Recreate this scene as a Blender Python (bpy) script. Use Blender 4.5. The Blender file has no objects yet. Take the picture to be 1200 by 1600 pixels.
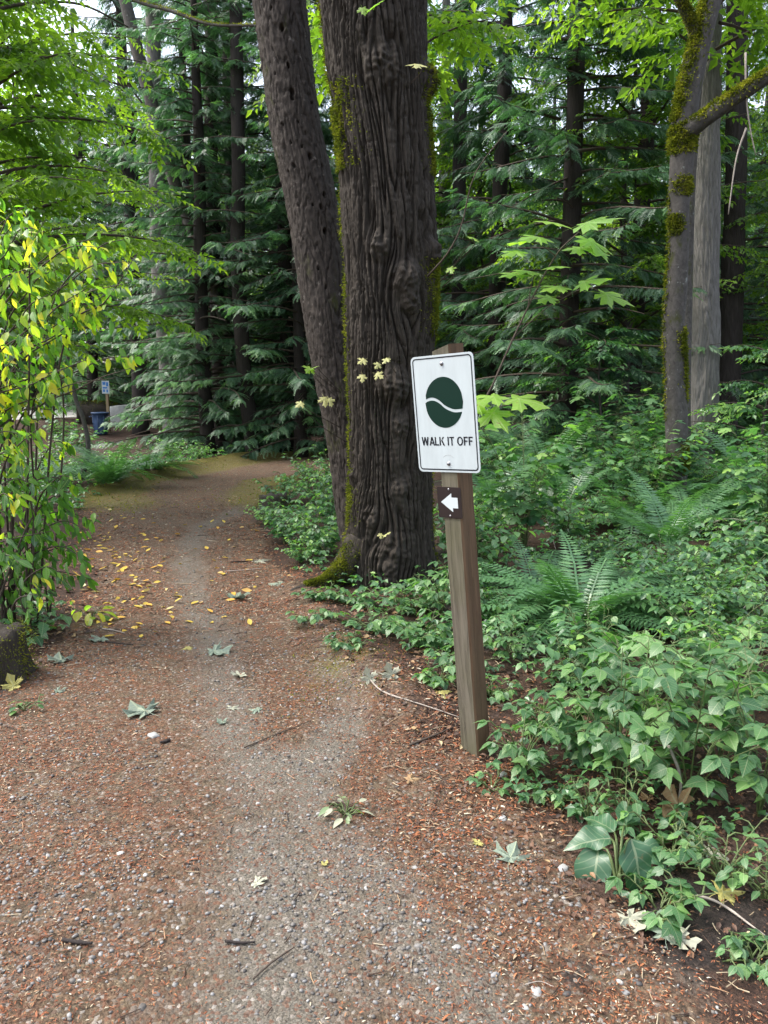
import bpy, math
import numpy as np
from mathutils import Vector, Matrix

sc = bpy.context.scene
COL = sc.collection
R = math.radians
rng = np.random.default_rng(7)

# ------------------------------------------------------------------ camera
F_PX, CX, CY = 1220.0, 600.0, 800.0
PITCH = math.atan(185.0 / F_PX)
CAM_H = 1.5
cam_d = bpy.data.cameras.new('camera')
cam = bpy.data.objects.new('camera', cam_d)
COL.objects.link(cam)
cam.location = (0, 0, CAM_H)
cam.rotation_euler = (math.pi / 2 - PITCH, 0, 0)
cam_d.sensor_fit = 'VERTICAL'
cam_d.sensor_height = 36.0
cam_d.lens = 36.0 * F_PX / 1600.0
cam_d.clip_start = 0.05
cam_d.clip_end = 1000
sc.camera = cam

# ------------------------------------------------------------------ world, sun, exposure
SUN_EL, SUN_AZ = R(56), math.atan2(-0.85, 0.12)
world = bpy.data.worlds.new('World')
sc.world = world
world.use_nodes = True
wn = world.node_tree.nodes
wl = world.node_tree.links
wn.clear()
sky = wn.new('ShaderNodeTexSky')
sky.sky_type = 'NISHITA'
sky.sun_disc = False
sky.sun_elevation = SUN_EL
sky.sun_rotation = SUN_AZ % (2 * math.pi)
sky.air_density = 1.0
sky.dust_density = 4.0
sky.ozone_density = 1.0
bg = wn.new('ShaderNodeBackground')
bg.inputs['Strength'].default_value = 0.15
wo = wn.new('ShaderNodeOutputWorld')
hs = wn.new('ShaderNodeHueSaturation')
hs.inputs['Saturation'].default_value = 0.58
hs.inputs['Value'].default_value = 1.35
wl.new(sky.outputs[0], hs.inputs['Color'])
wl.new(hs.outputs[0], bg.inputs['Color'])
wl.new(bg.outputs[0], wo.inputs['Surface'])
sd = bpy.data.lights.new('sun', 'SUN')
sd.energy = 1.1
sd.angle = R(22)
sd.color = (1.0, 0.96, 0.9)
sun = bpy.data.objects.new('sun', sd)
COL.objects.link(sun)
sv = Vector((math.sin(SUN_AZ) * math.cos(SUN_EL), math.cos(SUN_AZ) * math.cos(SUN_EL), math.sin(SUN_EL)))
sun.rotation_euler = sv.to_track_quat('Z', 'Y').to_euler()
sc.view_settings.view_transform = 'Standard'
sc.view_settings.look = 'None'
sc.view_settings.exposure = 1.42
sc.view_settings.gamma = 1
sc.view_settings.use_curve_mapping = False
sc.render.engine = 'CYCLES'
sc.cycles.use_denoising = True
sc.cycles.max_bounces = 6
sc.cycles.diffuse_bounces = 3
sc.cycles.glossy_bounces = 2
sc.cycles.transmission_bounces = 4
sc.cycles.caustics_reflective = False
sc.cycles.caustics_refractive = False

# ------------------------------------------------------------------ pixels to rays
CP, SP = math.cos(PITCH), math.sin(PITCH)


def ray(px, py):
    x, y = (px - CX) / F_PX, -(py - CY) / F_PX
    return np.array([x, CP + y * SP, -SP + y * CP])


def at(px, py, Y):
    d = ray(px, py)
    return np.array([0, 0, CAM_H]) + d * (Y / d[1])


def flat(px, py):
    d = ray(px, py)
    return np.array([0, 0, CAM_H]) + d * (-CAM_H / d[2])


# ------------------------------------------------------------------ noise
_perm = np.random.default_rng(3).permutation(256).astype(np.int64)
_perm = np.concatenate([_perm, _perm, _perm])
_g = np.random.default_rng(4).normal(size=(256, 3))
_g /= np.linalg.norm(_g, axis=1)[:, None]


def noise(x, y, z=0.0):
    x, y, z = np.broadcast_arrays(np.asarray(x, float), np.asarray(y, float), np.asarray(z, float))
    xi, yi, zi = np.floor(x).astype(np.int64), np.floor(y).astype(np.int64), np.floor(z).astype(np.int64)
    fx, fy, fz = x - xi, y - yi, z - zi
    q = lambda t: t * t * t * (t * (t * 6 - 15) + 10)
    u, v, w = q(fx), q(fy), q(fz)
    out = 0
    for a in (0, 1):
        for b in (0, 1):
            for c in (0, 1):
                h = _perm[_perm[_perm[(xi + a) & 255] + ((yi + b) & 255)] + ((zi + c) & 255)]
                g = _g[h]
                d = g[..., 0] * (fx - a) + g[..., 1] * (fy - b) + g[..., 2] * (fz - c)
                out = out + d * (u if a else 1 - u) * (v if b else 1 - v) * (w if c else 1 - w)
    return out * 1.6


def fbm(x, y, z=0.0, o=3):
    s, a = 0, 1.0
    for i in range(o):
        s = s + a * noise(np.asarray(x) * 2 ** i + 17.3 * i, np.asarray(y) * 2 ** i, np.asarray(z) * 2 ** i)
        a *= 0.5
    return s


def sstep(a, b, x):
    t = np.clip((x - a) / (b - a), 0, 1)
    return t * t * (3 - 2 * t)


# ------------------------------------------------------------------ terrain functions
LEFT_PX = [(-260, 1400), (-120, 1180), (0, 1085), (60, 1045), (130, 985), (160, 915), (150, 850), (140, 795), (200, 754), (300, 737), (390, 720), (470, 708)]
RIGHT_PX = [(1180, 1700), (1100, 1590), (1000, 1470), (870, 1340), (740, 1220), (640, 1130), (560, 1040), (490, 955), (450, 905), (420, 870), (395, 830), (400, 785), (430, 748), (620, 742), (760, 736)]
_L = np.array([flat(*p)[:2] for p in LEFT_PX])
_Rr = np.array([flat(*p)[:2] for p in RIGHT_PX])


def path_sd(x, y):
    """positive inside the path, metres to its nearer edge (sideways)"""
    xl = np.interp(y, _L[:, 1], _L[:, 0])
    xr = np.interp(y, _Rr[:, 1], _Rr[:, 0])
    s = np.minimum(x - xl, xr - x)
    s = np.where(y > 18.3, s - (y - 18.3), s)
    return s


TREE_XY = flat(606, 925)[:2] + np.array([0, 0.3])


def G(x, y):
    x, y = np.asarray(x, float), np.asarray(y, float)
    s = path_sd(x, y)
    z = 0.045 * fbm(x * 0.55, y * 0.55, 2.0) + 0.012 * noise(x * 2.6, y * 2.6, 5.0)
    off = sstep(0.0, -0.7, s)
    z = z * (0.45 + 0.55 * off) + off * (0.05 * noise(x * 1.1, y * 1.1, 9.0) + 0.012)
    z = z + 0.02 * np.exp(-(((x - TREE_XY[0]) ** 2 + (y - TREE_XY[1]) ** 2) / 0.9 ** 2))
    z = z + 0.17 * np.exp(-((s + 0.25) / 0.4) ** 2) * sstep(11.5, 13.5, y) * sstep(-0.5, -3.0, x)
    z = z + 0.075 * np.exp(-((s + 0.05) / 0.26) ** 2) * sstep(2.9, 3.6, y) * sstep(6.6, 5.6, y) * (x > -0.9)
    z = z + 0.006 * noise(x * 9, y * 9, 1.0) + 0.0035 * noise(x * 25, y * 25, 3.0)
    z = z + sstep(24, 60, y) * 1.2 * (x > 0) * np.clip(x / 8, 0, 1)
    z = z + np.interp(y, [26.5, 30, 33, 40, 60], [0, 0.5, 0.8, 1.0, 1.2]) * sstep(-5, -9, x)
    return z


def gpt(px, py, dz=0.0):
    p = flat(px, py)
    d = ray(px, py)
    Y = p[1]
    for _ in range(4):
        h = float(G(p[0], p[1]))
        t = (h - CAM_H) / d[2]
        p = np.array([0, 0, CAM_H]) + d * t
    p[2] = float(G(p[0], p[1])) + dz
    return p


# ------------------------------------------------------------------ mesh helpers
def mesh(name, V, Fc, mats, tint=None, mi=None, smooth=True, attrs=None):
    V = np.ascontiguousarray(V, dtype=np.float32)
    Fc = np.ascontiguousarray(Fc, dtype=np.int32)
    me = bpy.data.meshes.new(name)
    me.vertices.add(len(V))
    me.vertices.foreach_set('co', V.ravel())
    k = Fc.shape[1]
    me.loops.add(Fc.size)
    me.loops.foreach_set('vertex_index', Fc.ravel())
    me.polygons.add(len(Fc))
    me.polygons.foreach_set('loop_start', np.arange(0, Fc.size, k, dtype=np.int32))
    me.polygons.foreach_set('use_smooth', np.full(len(Fc), smooth, dtype=bool))
    for m in (mats if isinstance(mats, (list, tuple)) else [mats]):
        me.materials.append(m)
    if mi is not None:
        me.polygons.foreach_set('material_index', np.ascontiguousarray(mi, dtype=np.int32))
    if tint is not None:
        a = me.attributes.new('tint', 'FLOAT', 'FACE')
        a.data.foreach_set('value', np.ascontiguousarray(tint, dtype=np.float32))
    for k2, v in (attrs or {}).items():
        a = me.attributes.new(k2, 'FLOAT', 'POINT')
        a.data.foreach_set('value', np.ascontiguousarray(v, dtype=np.float32))
    me.update(calc_edges=True)
    return me


def link(name, data, parent=None, loc=None):
    o = bpy.data.objects.new(name, data)
    COL.objects.link(o)
    if parent is not None:
        o.parent = parent
    if loc is not None:
        o.location = loc
    return o


def tag(o, label=None, cat=None, group=None, kind=None):
    if label:
        o['label'] = label
    if cat:
        o['category'] = cat
    if group:
        o['group'] = group
    if kind:
        o['kind'] = kind
    return o


def thing(name, label, cat, loc, group=None, rotz=0.0):
    o = link(name, None, None, Vector(loc))
    o.empty_display_size = 0.1
    o.rotation_euler = (0, 0, rotz)
    return tag(o, label, cat, group)


def part(name, VF, mat, root, **kw):
    """geometry given in world coordinates; root is an unrotated Empty or mesh whose world place is known"""
    V, Fc = VF
    off = world_loc(root)
    return link(name, mesh(name, V - off, Fc, mat, **kw), root)


def world_loc(o):
    p = np.zeros(3)
    while o is not None:
        p += np.array(o.location)
        o = o.parent
    return p


def cat(parts):
    Vs, Fs, n = [], [], 0
    for V, Fc in parts:
        Vs.append(V)
        Fs.append(Fc + n)
        n += len(V)
    return np.concatenate(Vs), np.concatenate(Fs)


def norm(a):
    return a / np.maximum(np.linalg.norm(a, axis=-1, keepdims=True), 1e-9)


def frames(D, N, S=1.0):
    """matrices with Y along D, Z near N, scaled"""
    Y = norm(np.asarray(D, float))
    X = norm(np.cross(Y, np.asarray(N, float)))
    Z = np.cross(X, Y)
    M = np.stack([X, Y, Z], axis=-1)
    return M * np.asarray(S, float).reshape(-1, 1, 1) if np.ndim(S) else M * S


def inst(tv, tf, M, T):
    n = len(T)
    V = np.einsum('nij,vj->nvi', M, tv) + T[:, None, :]
    Fc = tf[None] + (np.arange(n) * len(tv))[:, None, None]
    return V.reshape(-1, 3), Fc.reshape(-1, tf.shape[1])


def smooth_path(P, n):
    P = np.asarray(P, float)
    if len(P) < 3:
        t = np.linspace(0, 1, n)[:, None]
        return P[0] * (1 - t) + P[-1] * t
    Q = np.vstack([2 * P[0] - P[1], P, 2 * P[-1] - P[-2]])
    u = np.linspace(0, len(P) - 1 - 1e-9, n)
    i = u.astype(int)
    t = (u - i).reshape((-1,) + (1,) * (P.ndim - 1))
    a, b, c, d = Q[i], Q[i + 1], Q[i + 2], Q[i + 3]
    return 0.5 * (2 * b + (c - a) * t + (2 * a - 5 * b + 4 * c - d) * t ** 2 + (3 * b - a - 3 * c + d) * t ** 3)


def tube(P, rad, k=6, cap=True):
    P = np.asarray(P, float)
    n = len(P)
    rad = np.broadcast_to(np.asarray(rad, float), (n,)) if np.ndim(rad) == 0 else np.interp(np.linspace(0, 1, n), np.linspace(0, 1, len(rad)), rad)
    T = norm(np.gradient(P, axis=0))
    ref = np.where(np.abs(T[:, 2:3]) > 0.85, np.array([[0, 1.0, 0]]), np.array([[0, 0, 1.0]]))
    if np.abs(T[:, 2]).mean() > 0.6:
        ref = np.repeat(np.array([[0, 1.0, 0.05]]), n, 0)
    else:
        ref = np.repeat(np.array([[0.03, 0.05, 1.0]]), n, 0)
    A = norm(np.cross(T, ref))
    B = np.cross(T, A)
    th = np.arange(k) / k * 2 * np.pi
    V = P[:, None] + rad[:, None, None] * (np.cos(th)[None, :, None] * A[:, None] + np.sin(th)[None, :, None] * B[:, None])
    V = V.reshape(-1, 3)
    i, j = np.meshgrid(np.arange(n - 1), np.arange(k), indexing='ij')
    a, b = i * k + j, i * k + (j + 1) % k
    c, d = a + k, b + k
    Fc = np.concatenate([np.stack([a, c, b], -1).reshape(-1, 3), np.stack([b, c, d], -1).reshape(-1, 3)])
    if cap:
        V = np.vstack([V, P[0], P[-1]])
        e = np.arange(k)
        Fc = np.concatenate([Fc, np.stack([np.full(k, n * k), e, (e + 1) % k], -1), np.stack([np.full(k, n * k + 1), (n - 1) * k + (e + 1) % k, (n - 1) * k + e], -1)])
    return V, Fc


def box(c, s, M=None):
    v = np.array([[x, y, z] for x in (-.5, .5) for y in (-.5, .5) for z in (-.5, .5)]) * np.array(s) + np.array(c)
    f = np.array([[0, 1, 3], [0, 3, 2], [4, 6, 7], [4, 7, 5], [0, 4, 5], [0, 5, 1], [2, 3, 7], [2, 7, 6], [0, 2, 6], [0, 6, 4], [1, 5, 7], [1, 7, 3]])
    return v, f


def prism(poly, z0, z1):
    """closed polygon in local XZ plane, extruded along -Y from z0 to z1 (Y values); fan from centroid"""
    p = np.asarray(poly, float)
    n = len(p)
    A = np.stack([p[:, 0], np.full(n, z0), p[:, 1]], -1)
    B = np.stack([p[:, 0], np.full(n, z1), p[:, 1]], -1)
    e = np.arange(n)
    e2 = (e + 1) % n
    V = np.vstack([A, B])
    from mathutils.geometry import tessellate_polygon
    tri = np.array(tessellate_polygon([[Vector((q[0], q[1], 0)) for q in p]]))
    Fc = np.concatenate([tri[:, ::-1] + 0, tri + n, np.stack([e, e2, e2 + n], -1), np.stack([e, e2 + n, e + n], -1)])
    return V, Fc


def apply(M, VF):
    return VF[0] @ np.asarray(M)[:3, :3].T + np.asarray(M)[:3, 3], VF[1]


# ------------------------------------------------------------------ materials
def new_mat(name):
    m = bpy.data.materials.new(name)
    m.use_nodes = True
    nt = m.node_tree
    nt.nodes.clear()
    out = nt.nodes.new('ShaderNodeOutputMaterial')
    return m, nt, out


class NB:
    def __init__(s, nt):
        s.nt = nt

    def n(s, t, **kw):
        o = s.nt.nodes.new('ShaderNode' + t)
        for k, v in kw.items():
            setattr(o, k, v)
        return o

    def l(s, a, b):
        s.nt.links.new(a, b)

    def coord(s, scale=(1, 1, 1), kind='Object'):
        t = s.n('TexCoord')
        m = s.n('Mapping')
        m.inputs['Scale'].default_value = scale
        s.l(t.outputs[kind], m.inputs['Vector'])
        return m.outputs[0]

    def noise(s, vec, scale, detail=4, rough=0.6, dist=0.0):
        t = s.n('TexNoise')
        t.inputs['Scale'].default_value = scale
        t.inputs['Detail'].default_value = detail
        t.inputs['Roughness'].default_value = rough
        t.inputs['Distortion'].default_value = dist
        s.l(vec, t.inputs['Vector'])
        return t.outputs['Fac']

    def ramp(s, fac, stops, interp='LINEAR'):
        r = s.n('ValToRGB')
        r.color_ramp.interpolation = interp
        e = r.color_ramp.elements
        while len(e) < len(stops):
            e.new(0.5)
        for i, (p, c) in enumerate(stops):
            e[i].position = p
            e[i].color = tuple(c) + (1,) if len(c) == 3 else c
        s.l(fac, r.inputs['Fac'])
        return r.outputs['Color']

    def mix(s, fac, a, b, mode='MIX'):
        m = s.n('Mix', data_type='RGBA', blend_type=mode)
        for v, i in ((fac, 0), (a, 6), (b, 7)):
            if hasattr(v, 'is_linked'):
                s.l(v, m.inputs[i])
            elif i == 0:
                m.inputs[0].default_value = v
            else:
                m.inputs[i].default_value = tuple(v) + (1,)
        return m.outputs[2]

    def math(s, op, a, b=None, clamp=False):
        m = s.n('Math', operation=op, use_clamp=clamp)
        for v, i in ((a, 0), (b, 1)):
            if v is None:
                continue
            if hasattr(v, 'is_linked'):
                s.l(v, m.inputs[i])
            else:
                m.inputs[i].default_value = v
        return m.outputs[0]

    def attr(s, name):
        a = s.n('Attribute')
        a.attribute_name = name
        return a.outputs['Fac']

    def rand(s):
        return s.n('ObjectInfo').outputs['Random']

    def bump(s, h, strength, dist):
        b = s.n('Bump')
        b.inputs['Strength'].default_value = strength
        b.inputs['Distance'].default_value = dist
        s.l(h, b.inputs['Height'])
        return b.outputs[0]

    def bsdf(s, col, rough=0.6, spec=0.5, normal=None, metal=0.0):
        p = s.n('BsdfPrincipled')
        if hasattr(col, 'is_linked'):
            s.l(col, p.inputs['Base Color'])
        else:
            p.inputs['Base Color'].default_value = tuple(col) + (1,)
        if hasattr(rough, 'is_linked'):
            s.l(rough, p.inputs['Roughness'])
        else:
            p.inputs['Roughness'].default_value = rough
        p.inputs['Specular IOR Level'].default_value = spec
        p.inputs['Metallic'].default_value = metal
        if normal is not None:
            s.l(normal, p.inputs['Normal'])
        return p.outputs[0]


def simple(name, col, rough=0.6, spec=0.5, nscale=None, namt=0.25, bump=0.0, metal=0.0, scale3=(1, 1, 1)):
    m, nt, out = new_mat(name)
    b = NB(nt)
    c = col
    nrm = None
    if nscale:
        f = b.noise(b.coord(scale3), nscale, 5, 0.65)
        dk = tuple(x * (1 - namt) for x in col)
        lt = tuple(min(1, x * (1 + namt)) for x in col)
        c = b.ramp(f, [(0.3, dk), (0.7, lt)])
        if bump:
            nrm = b.bump(f, 0.6, bump)
    b.l(b.bsdf(c, rough, spec, nrm, metal), out.inputs['Surface'])
    return m


def leaf_mat(name, stops, trans=0.35, tcol=None, rough=0.42, spec=0.5, src='attr', vein=0.0, tgain=1.6, spots=True, clump=0.3):
    """stops: colour ramp over each leaf's own random tint"""
    m, nt, out = new_mat(name)
    b = NB(nt)
    f = b.attr('tint') if src == 'attr' else b.rand()
    if src == 'attr':
        f = b.math('ADD', f, b.math('MULTIPLY', b.math('SUBTRACT', b.rand(), 0.45), 0.34), True)
    if clump:
        w = b.n('NewGeometry').outputs['Position']
        f = b.math('ADD', f, b.math('MULTIPLY', b.math('SUBTRACT', b.noise(w, 0.9, 2), 0.5), clump * 2), True)
    c = b.ramp(f, stops)
    w = b.n('NewGeometry').outputs['Position']
    mott = b.noise(w, 60, 3)
    c = b.mix(b.math('MULTIPLY', mott, 0.35), c, b.mix(0.5, c, (0.02, 0.04, 0.015)))
    if vein:
        au = b.math('ABSOLUTE', b.attr('leaf_u'))
        av = b.attr('leaf_v')
        fr_ = b.math('FRACT', b.math('MULTIPLY', b.math('SUBTRACT', av, b.math('MULTIPLY', au, 0.75)), 8.0))
        side_ = b.math('LESS_THAN', fr_, 0.16)
        mid_ = b.math('LESS_THAN', au, 0.016)
        vv = b.math('MAXIMUM', b.math('MULTIPLY', side_, 0.45), mid_)
        c = b.mix(b.math('MULTIPLY', vv, vein), c, b.mix(0.4, c, (0.42, 0.45, 0.28)))
        oc = b.coord(kind='Object')
        rv = b.n('Vector' + 'Math', operation='ADD')
        cmb = b.n('CombineXYZ')
        b.l(b.math('MULTIPLY', b.rand(), 37.0), cmb.inputs[0])
        b.l(oc, rv.inputs[0])
        b.l(cmb.outputs[0], rv.inputs[1])
        sp_n = b.noise(rv.outputs[0], 5.5, 4, 0.7)
        c = b.mix(b.ramp(sp_n, [(0.63, (0, 0, 0)), (0.69, (0.8, 0.8, 0.8))]), c, (0.16, 0.10, 0.035))
    P = b.bsdf(c, rough, spec)
    t = b.n('BsdfTranslucent')
    tc = b.mix(1.0, c, tcol or (1.5, 1.7, 0.7), 'MULTIPLY')
    g = b.n('Mix', data_type='RGBA', blend_type='MULTIPLY')
    g.inputs[0].default_value = 1.0
    b.l(tc, g.inputs[6])
    g.inputs[7].default_value = (tgain, tgain, tgain, 1)
    b.l(g.outputs[2], t.inputs['Color'])
    mx = b.n('MixShader')
    mx.inputs[0].default_value = trans
    b.l(P, mx.inputs[1])
    b.l(t.outputs[0], mx.inputs[2])
    b.l(mx.outputs[0], out.inputs['Surface'])
    return m


def bark_mat(name, dark, light, zs=0.18, scale=26, moss=0.0, patch=None, rough=0.85, bdist=0.01):
    m, nt, out = new_mat(name)
    b = NB(nt)
    v = b.coord((1, 1, zs))
    f = b.noise(v, scale, 6, 0.7, 0.6)
    c = b.ramp(f, [(0.25, dark), (0.75, light)])
    lo = b.noise(b.coord(), 2.3, 3)
    c = b.mix(b.math('MULTIPLY', lo, 0.6), c, b.mix(0.5, c, dark))
    if patch:
        pf = b.noise(b.coord(), 14, 4)
        c = b.mix(b.ramp(pf, [(0.64, (0, 0, 0)), (0.70, (1, 1, 1))]), c, patch)
    if moss:
        mf = b.noise(b.coord((1, 1, 0.5)), 5, 5, 0.7)
        c = b.mix(b.ramp(mf, [(1 - moss, (0, 0, 0)), (1 - moss + 0.12, (1, 1, 1))]), c, (0.045, 0.05, 0.012))
    b.l(b.bsdf(c, rough, 0.25, b.bump(f, 0.8, bdist)), out.inputs['Surface'])
    return m


M_bark_maple = bark_mat('maple_bark', (0.014, 0.0115, 0.009), (0.084, 0.069, 0.054), 0.10, 75, moss=0.34, bdist=0.02)
M_bark_dead = bark_mat('dead_bark', (0.020, 0.0165, 0.0135), (0.078, 0.064, 0.054), 0.5, 30, moss=0.40, patch=(0.13, 0.115, 0.10))
M_bark_grey = bark_mat('grey_bark', (0.07, 0.066, 0.06), (0.24, 0.225, 0.21), 0.14, 34)
M_bark_smooth = bark_mat('smooth_bark', (0.035, 0.031, 0.027), (0.12, 0.110, 0.10), 0.7, 20, moss=0.42, patch=(0.20, 0.21, 0.19), bdist=0.004)
M_bark_red = bark_mat('red_bark', (0.016, 0.013, 0.012), (0.052, 0.042, 0.038), 0.1, 30)
M_twig = simple('twig_bark', (0.06, 0.045, 0.034), 0.8, 0.3, 40, 0.4)
M_twig_pale = simple('pale_twig', (0.30, 0.26, 0.22), 0.8, 0.3, 40, 0.3)
M_stem = simple('green_stem', (0.07, 0.10, 0.03), 0.6, 0.4, 30, 0.3)
M_moss = leaf_mat('moss', [(0, (0.035, 0.045, 0.008)), (0.5, (0.105, 0.120, 0.014)), (1, (0.23, 0.22, 0.03))], 0.3, rough=0.9, spec=0.1)
M_cedar = leaf_mat('cedar_foliage', [(0, (0.024, 0.058, 0.036)), (0.45, (0.062, 0.132, 0.076)), (0.8, (0.125, 0.235, 0.120)), (1, (0.20, 0.34, 0.14))], 0.22, (1.2, 1.7, 0.7), 0.42, 0.6)
M_broad = leaf_mat('vine_maple_foliage', [(0, (0.050, 0.11, 0.022)), (0.5, (0.105, 0.20, 0.03)), (1, (0.20, 0.31, 0.045))], 0.5, (1.45, 1.5, 0.5), 0.4, 0.5, tgain=1.7)
M_under = leaf_mat('undergrowth_foliage', [(0, (0.028, 0.080, 0.038)), (0.45, (0.070, 0.165, 0.072)), (0.8, (0.15, 0.29, 0.11)), (1, (0.26, 0.42, 0.10))], 0.32, (1.3, 1.7, 0.6), 0.36, 0.6)
M_under_o = leaf_mat('undergrowth_leaf', [(0, (0.036, 0.105, 0.040)), (0.55, (0.078, 0.180, 0.066)), (1, (0.155, 0.29, 0.085))], 0.28, (1.3, 1.7, 0.6), 0.42, 0.45, src='obj', clump=0, vein=0.8)
M_fern = leaf_mat('fern_frond', [(0, (0.045, 0.11, 0.050)), (0.6, (0.085, 0.19, 0.080)), (1, (0.15, 0.28, 0.11))], 0.22, (1.3, 1.7, 0.6), 0.38, 0.6)
M_plum = leaf_mat('shrub_leaf', [(0, (0.055, 0.15, 0.03)), (0.38, (0.14, 0.32, 0.03)), (0.6, (0.27, 0.43, 0.035)), (0.84, (0.50, 0.53, 0.04)), (1, (0.58, 0.50, 0.05))], 0.52, (1.25, 1.3, 0.6), 0.4, 0.5, clump=0)
M_plum_o = leaf_mat('shrub_leaf_single', [(0, (0.055, 0.15, 0.03)), (0.38, (0.14, 0.32, 0.03)), (0.6, (0.27, 0.43, 0.035)), (0.84, (0.50, 0.53, 0.04)), (1, (0.58, 0.50, 0.05))], 0.52, (1.25, 1.3, 0.6), 0.4, 0.5, src='obj', clump=0, vein=0.8)
M_plum_green = leaf_mat('shrub_green_leaf', [(0, (0.035, 0.10, 0.04)), (1, (0.10, 0.22, 0.05))], 0.35, (1.25, 1.4, 0.6), 0.4, 0.5, src='obj', clump=0, vein=0.8)
M_maple_leaf = leaf_mat('maple_leaf', [(0, (0.15, 0.30, 0.04)), (1, (0.27, 0.42, 0.06))], 0.5, (1.3, 1.45, 0.5), 0.42, 0.5, src='obj', clump=0, vein=0.7)
M_maple_pale = leaf_mat('pale_maple_leaf', [(0, (0.45, 0.45, 0.18)), (1, (0.62, 0.58, 0.25))], 0.35, (1.1, 1.1, 0.8), 0.5, 0.4, src='obj', clump=0, vein=0.7)
M_yellow_fallen = leaf_mat('yellow_fallen_leaf', [(0, (0.50, 0.36, 0.06)), (0.5, (0.60, 0.44, 0.07)), (0.8, (0.62, 0.33, 0.06)), (1, (0.55, 0.50, 0.25))], 0.15, (1.1, 1.1, 0.8), 0.6, 0.3, src='obj', clump=0)
M_dock = leaf_mat('dock_leaf', [(0, (0.035, 0.10, 0.045)), (1, (0.055, 0.135, 0.06))], 0.2, (1.3, 1.6, 0.7), 0.4, 0.55, src='obj', clump=0, vein=0.8)


def wilt(name, c):
    return leaf_mat(name, [(0, tuple(x * 0.85 for x in c)), (1, c)], 0.12, (1, 1, 1), 0.7, 0.3, src='obj', clump=0, vein=0.8)


M_wilt_green = wilt('wilted_green_leaf', (0.21, 0.26, 0.20))
M_wilt_white = wilt('wilted_pale_leaf', (0.38, 0.38, 0.29))
M_wilt_tan = wilt('dry_tan_leaf', (0.36, 0.22, 0.11))
M_wilt_yellow = wilt('yellow_leaf', (0.40, 0.36, 0.11))

m, nt, out = new_mat('litter')
b = NB(nt)
c = b.ramp(b.attr('tint'), [(0, (0.020, 0.012, 0.008)), (0.24, (0.062, 0.030, 0.016)), (0.44, (0.195, 0.060, 0.024)), (0.68, (0.275, 0.104, 0.040)), (0.78, (0.27, 0.19, 0.11)), (0.9, (0.38, 0.32, 0.22)), (1, (0.55, 0.50, 0.39))])
b.l(b.bsdf(c, 0.7, 0.35), out.inputs['Surface'])
M_litter = m
m, nt, out = new_mat('dead_leaf_litter')
b = NB(nt)
c = b.ramp(b.attr('tint'), [(0, (0.03, 0.018, 0.012)), (0.4, (0.085, 0.045, 0.028)), (0.75, (0.19, 0.10, 0.05)), (0.92, (0.36, 0.25, 0.12)), (1, (0.48, 0.44, 0.28))])
b.l(b.bsdf(c, 0.65, 0.4), out.inputs['Surface'])
M_dead = m


def stone_mat(name, src):
    m, nt, out = new_mat(name)
    b = NB(nt)
    t = b.attr('tint') if src == 'attr' else b.rand()
    c = b.ramp(t, [(0, (0.045, 0.042, 0.040)), (0.3, (0.12, 0.108, 0.095)), (0.55, (0.19, 0.185, 0.175)), (0.8, (0.25, 0.248, 0.244)), (1, (0.42, 0.41, 0.375))])
    f = b.noise(b.coord(kind='Object'), 70, 4)
    c = b.mix(b.math('MULTIPLY', f, 0.5), c, b.mix(0.5, c, (0.08, 0.07, 0.06)))
    b.l(b.bsdf(c, 0.6, 0.4), out.inputs['Surface'])
    return m


M_gravel = stone_mat('gravel', 'attr')
M_pebble = stone_mat('pebble', 'obj')

# ground: one material for ground and path, mixed by where the path, moss and dusty tracks lie
m, nt, out = new_mat('forest_soil')
b = NB(nt)
co = b.coord()
n1 = b.noise(co, 1.7, 6, 0.65)
n2 = b.noise(co, 9, 6, 0.7)
n3 = b.noise(co, 55, 4, 0.7)
n4 = b.noise(co, 170, 3, 0.7)
vo = b.n('TexVoronoi', feature='F1')
vo.inputs['Scale'].default_value = 95
b.l(co, vo.inputs['Vector'])
vr = b.n('SeparateColor')
b.l(vo.outputs['Color'], vr.inputs[0])
humus = b.ramp(n3, [(0.25, (0.018, 0.012, 0.009)), (0.5, (0.045, 0.026, 0.018)), (0.75, (0.10, 0.052, 0.032))])
red = b.mix(b.ramp(n2, [(0.42, (0, 0, 0)), (0.6, (1, 1, 1))]), b.ramp(n3, [(0.3, (0.024, 0.018, 0.011)), (0.5, (0.092, 0.067, 0.042)), (0.72, (0.20, 0.155, 0.100))]), b.ramp(n3, [(0.3, (0.024, 0.015, 0.009)), (0.45, (0.084, 0.042, 0.022)), (0.62, (0.155, 0.080, 0.043)), (0.76, (0.24, 0.165, 0.10))]))
grey = b.ramp(n4, [(0.3, (0.050, 0.045, 0.035)), (0.5, (0.122, 0.110, 0.088)), (0.75, (0.245, 0.228, 0.190))])
mossc = b.ramp(n3, [(0.3, (0.045, 0.042, 0.010)), (0.7, (0.17, 0.145, 0.026))])
f_path = b.math('ADD', b.attr('path'), b.math('MULTIPLY', b.math('SUBTRACT', n2, 0.5), 1.2), True)
f_path = b.ramp(f_path, [(0.3, (0, 0, 0)), (0.6, (1, 1, 1))])
f_grey = b.math('ADD', b.attr('grey'), b.math('ADD', b.math('MULTIPLY', b.math('SUBTRACT', n2, 0.52), 1.7), b.math('MULTIPLY', b.math('SUBTRACT', n1, 0.5), 1.2)))
f_grey = b.ramp(f_grey, [(0.30, (0, 0, 0)), (0.85, (0.9, 0.9, 0.9))])
f_moss = b.math('ADD', b.attr('moss'), b.math('MULTIPLY', b.math('SUBTRACT', n2, 0.55), 1.3))
f_moss = b.ramp(f_moss, [(0.3, (0, 0, 0)), (0.7, (1, 1, 1))])
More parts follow.
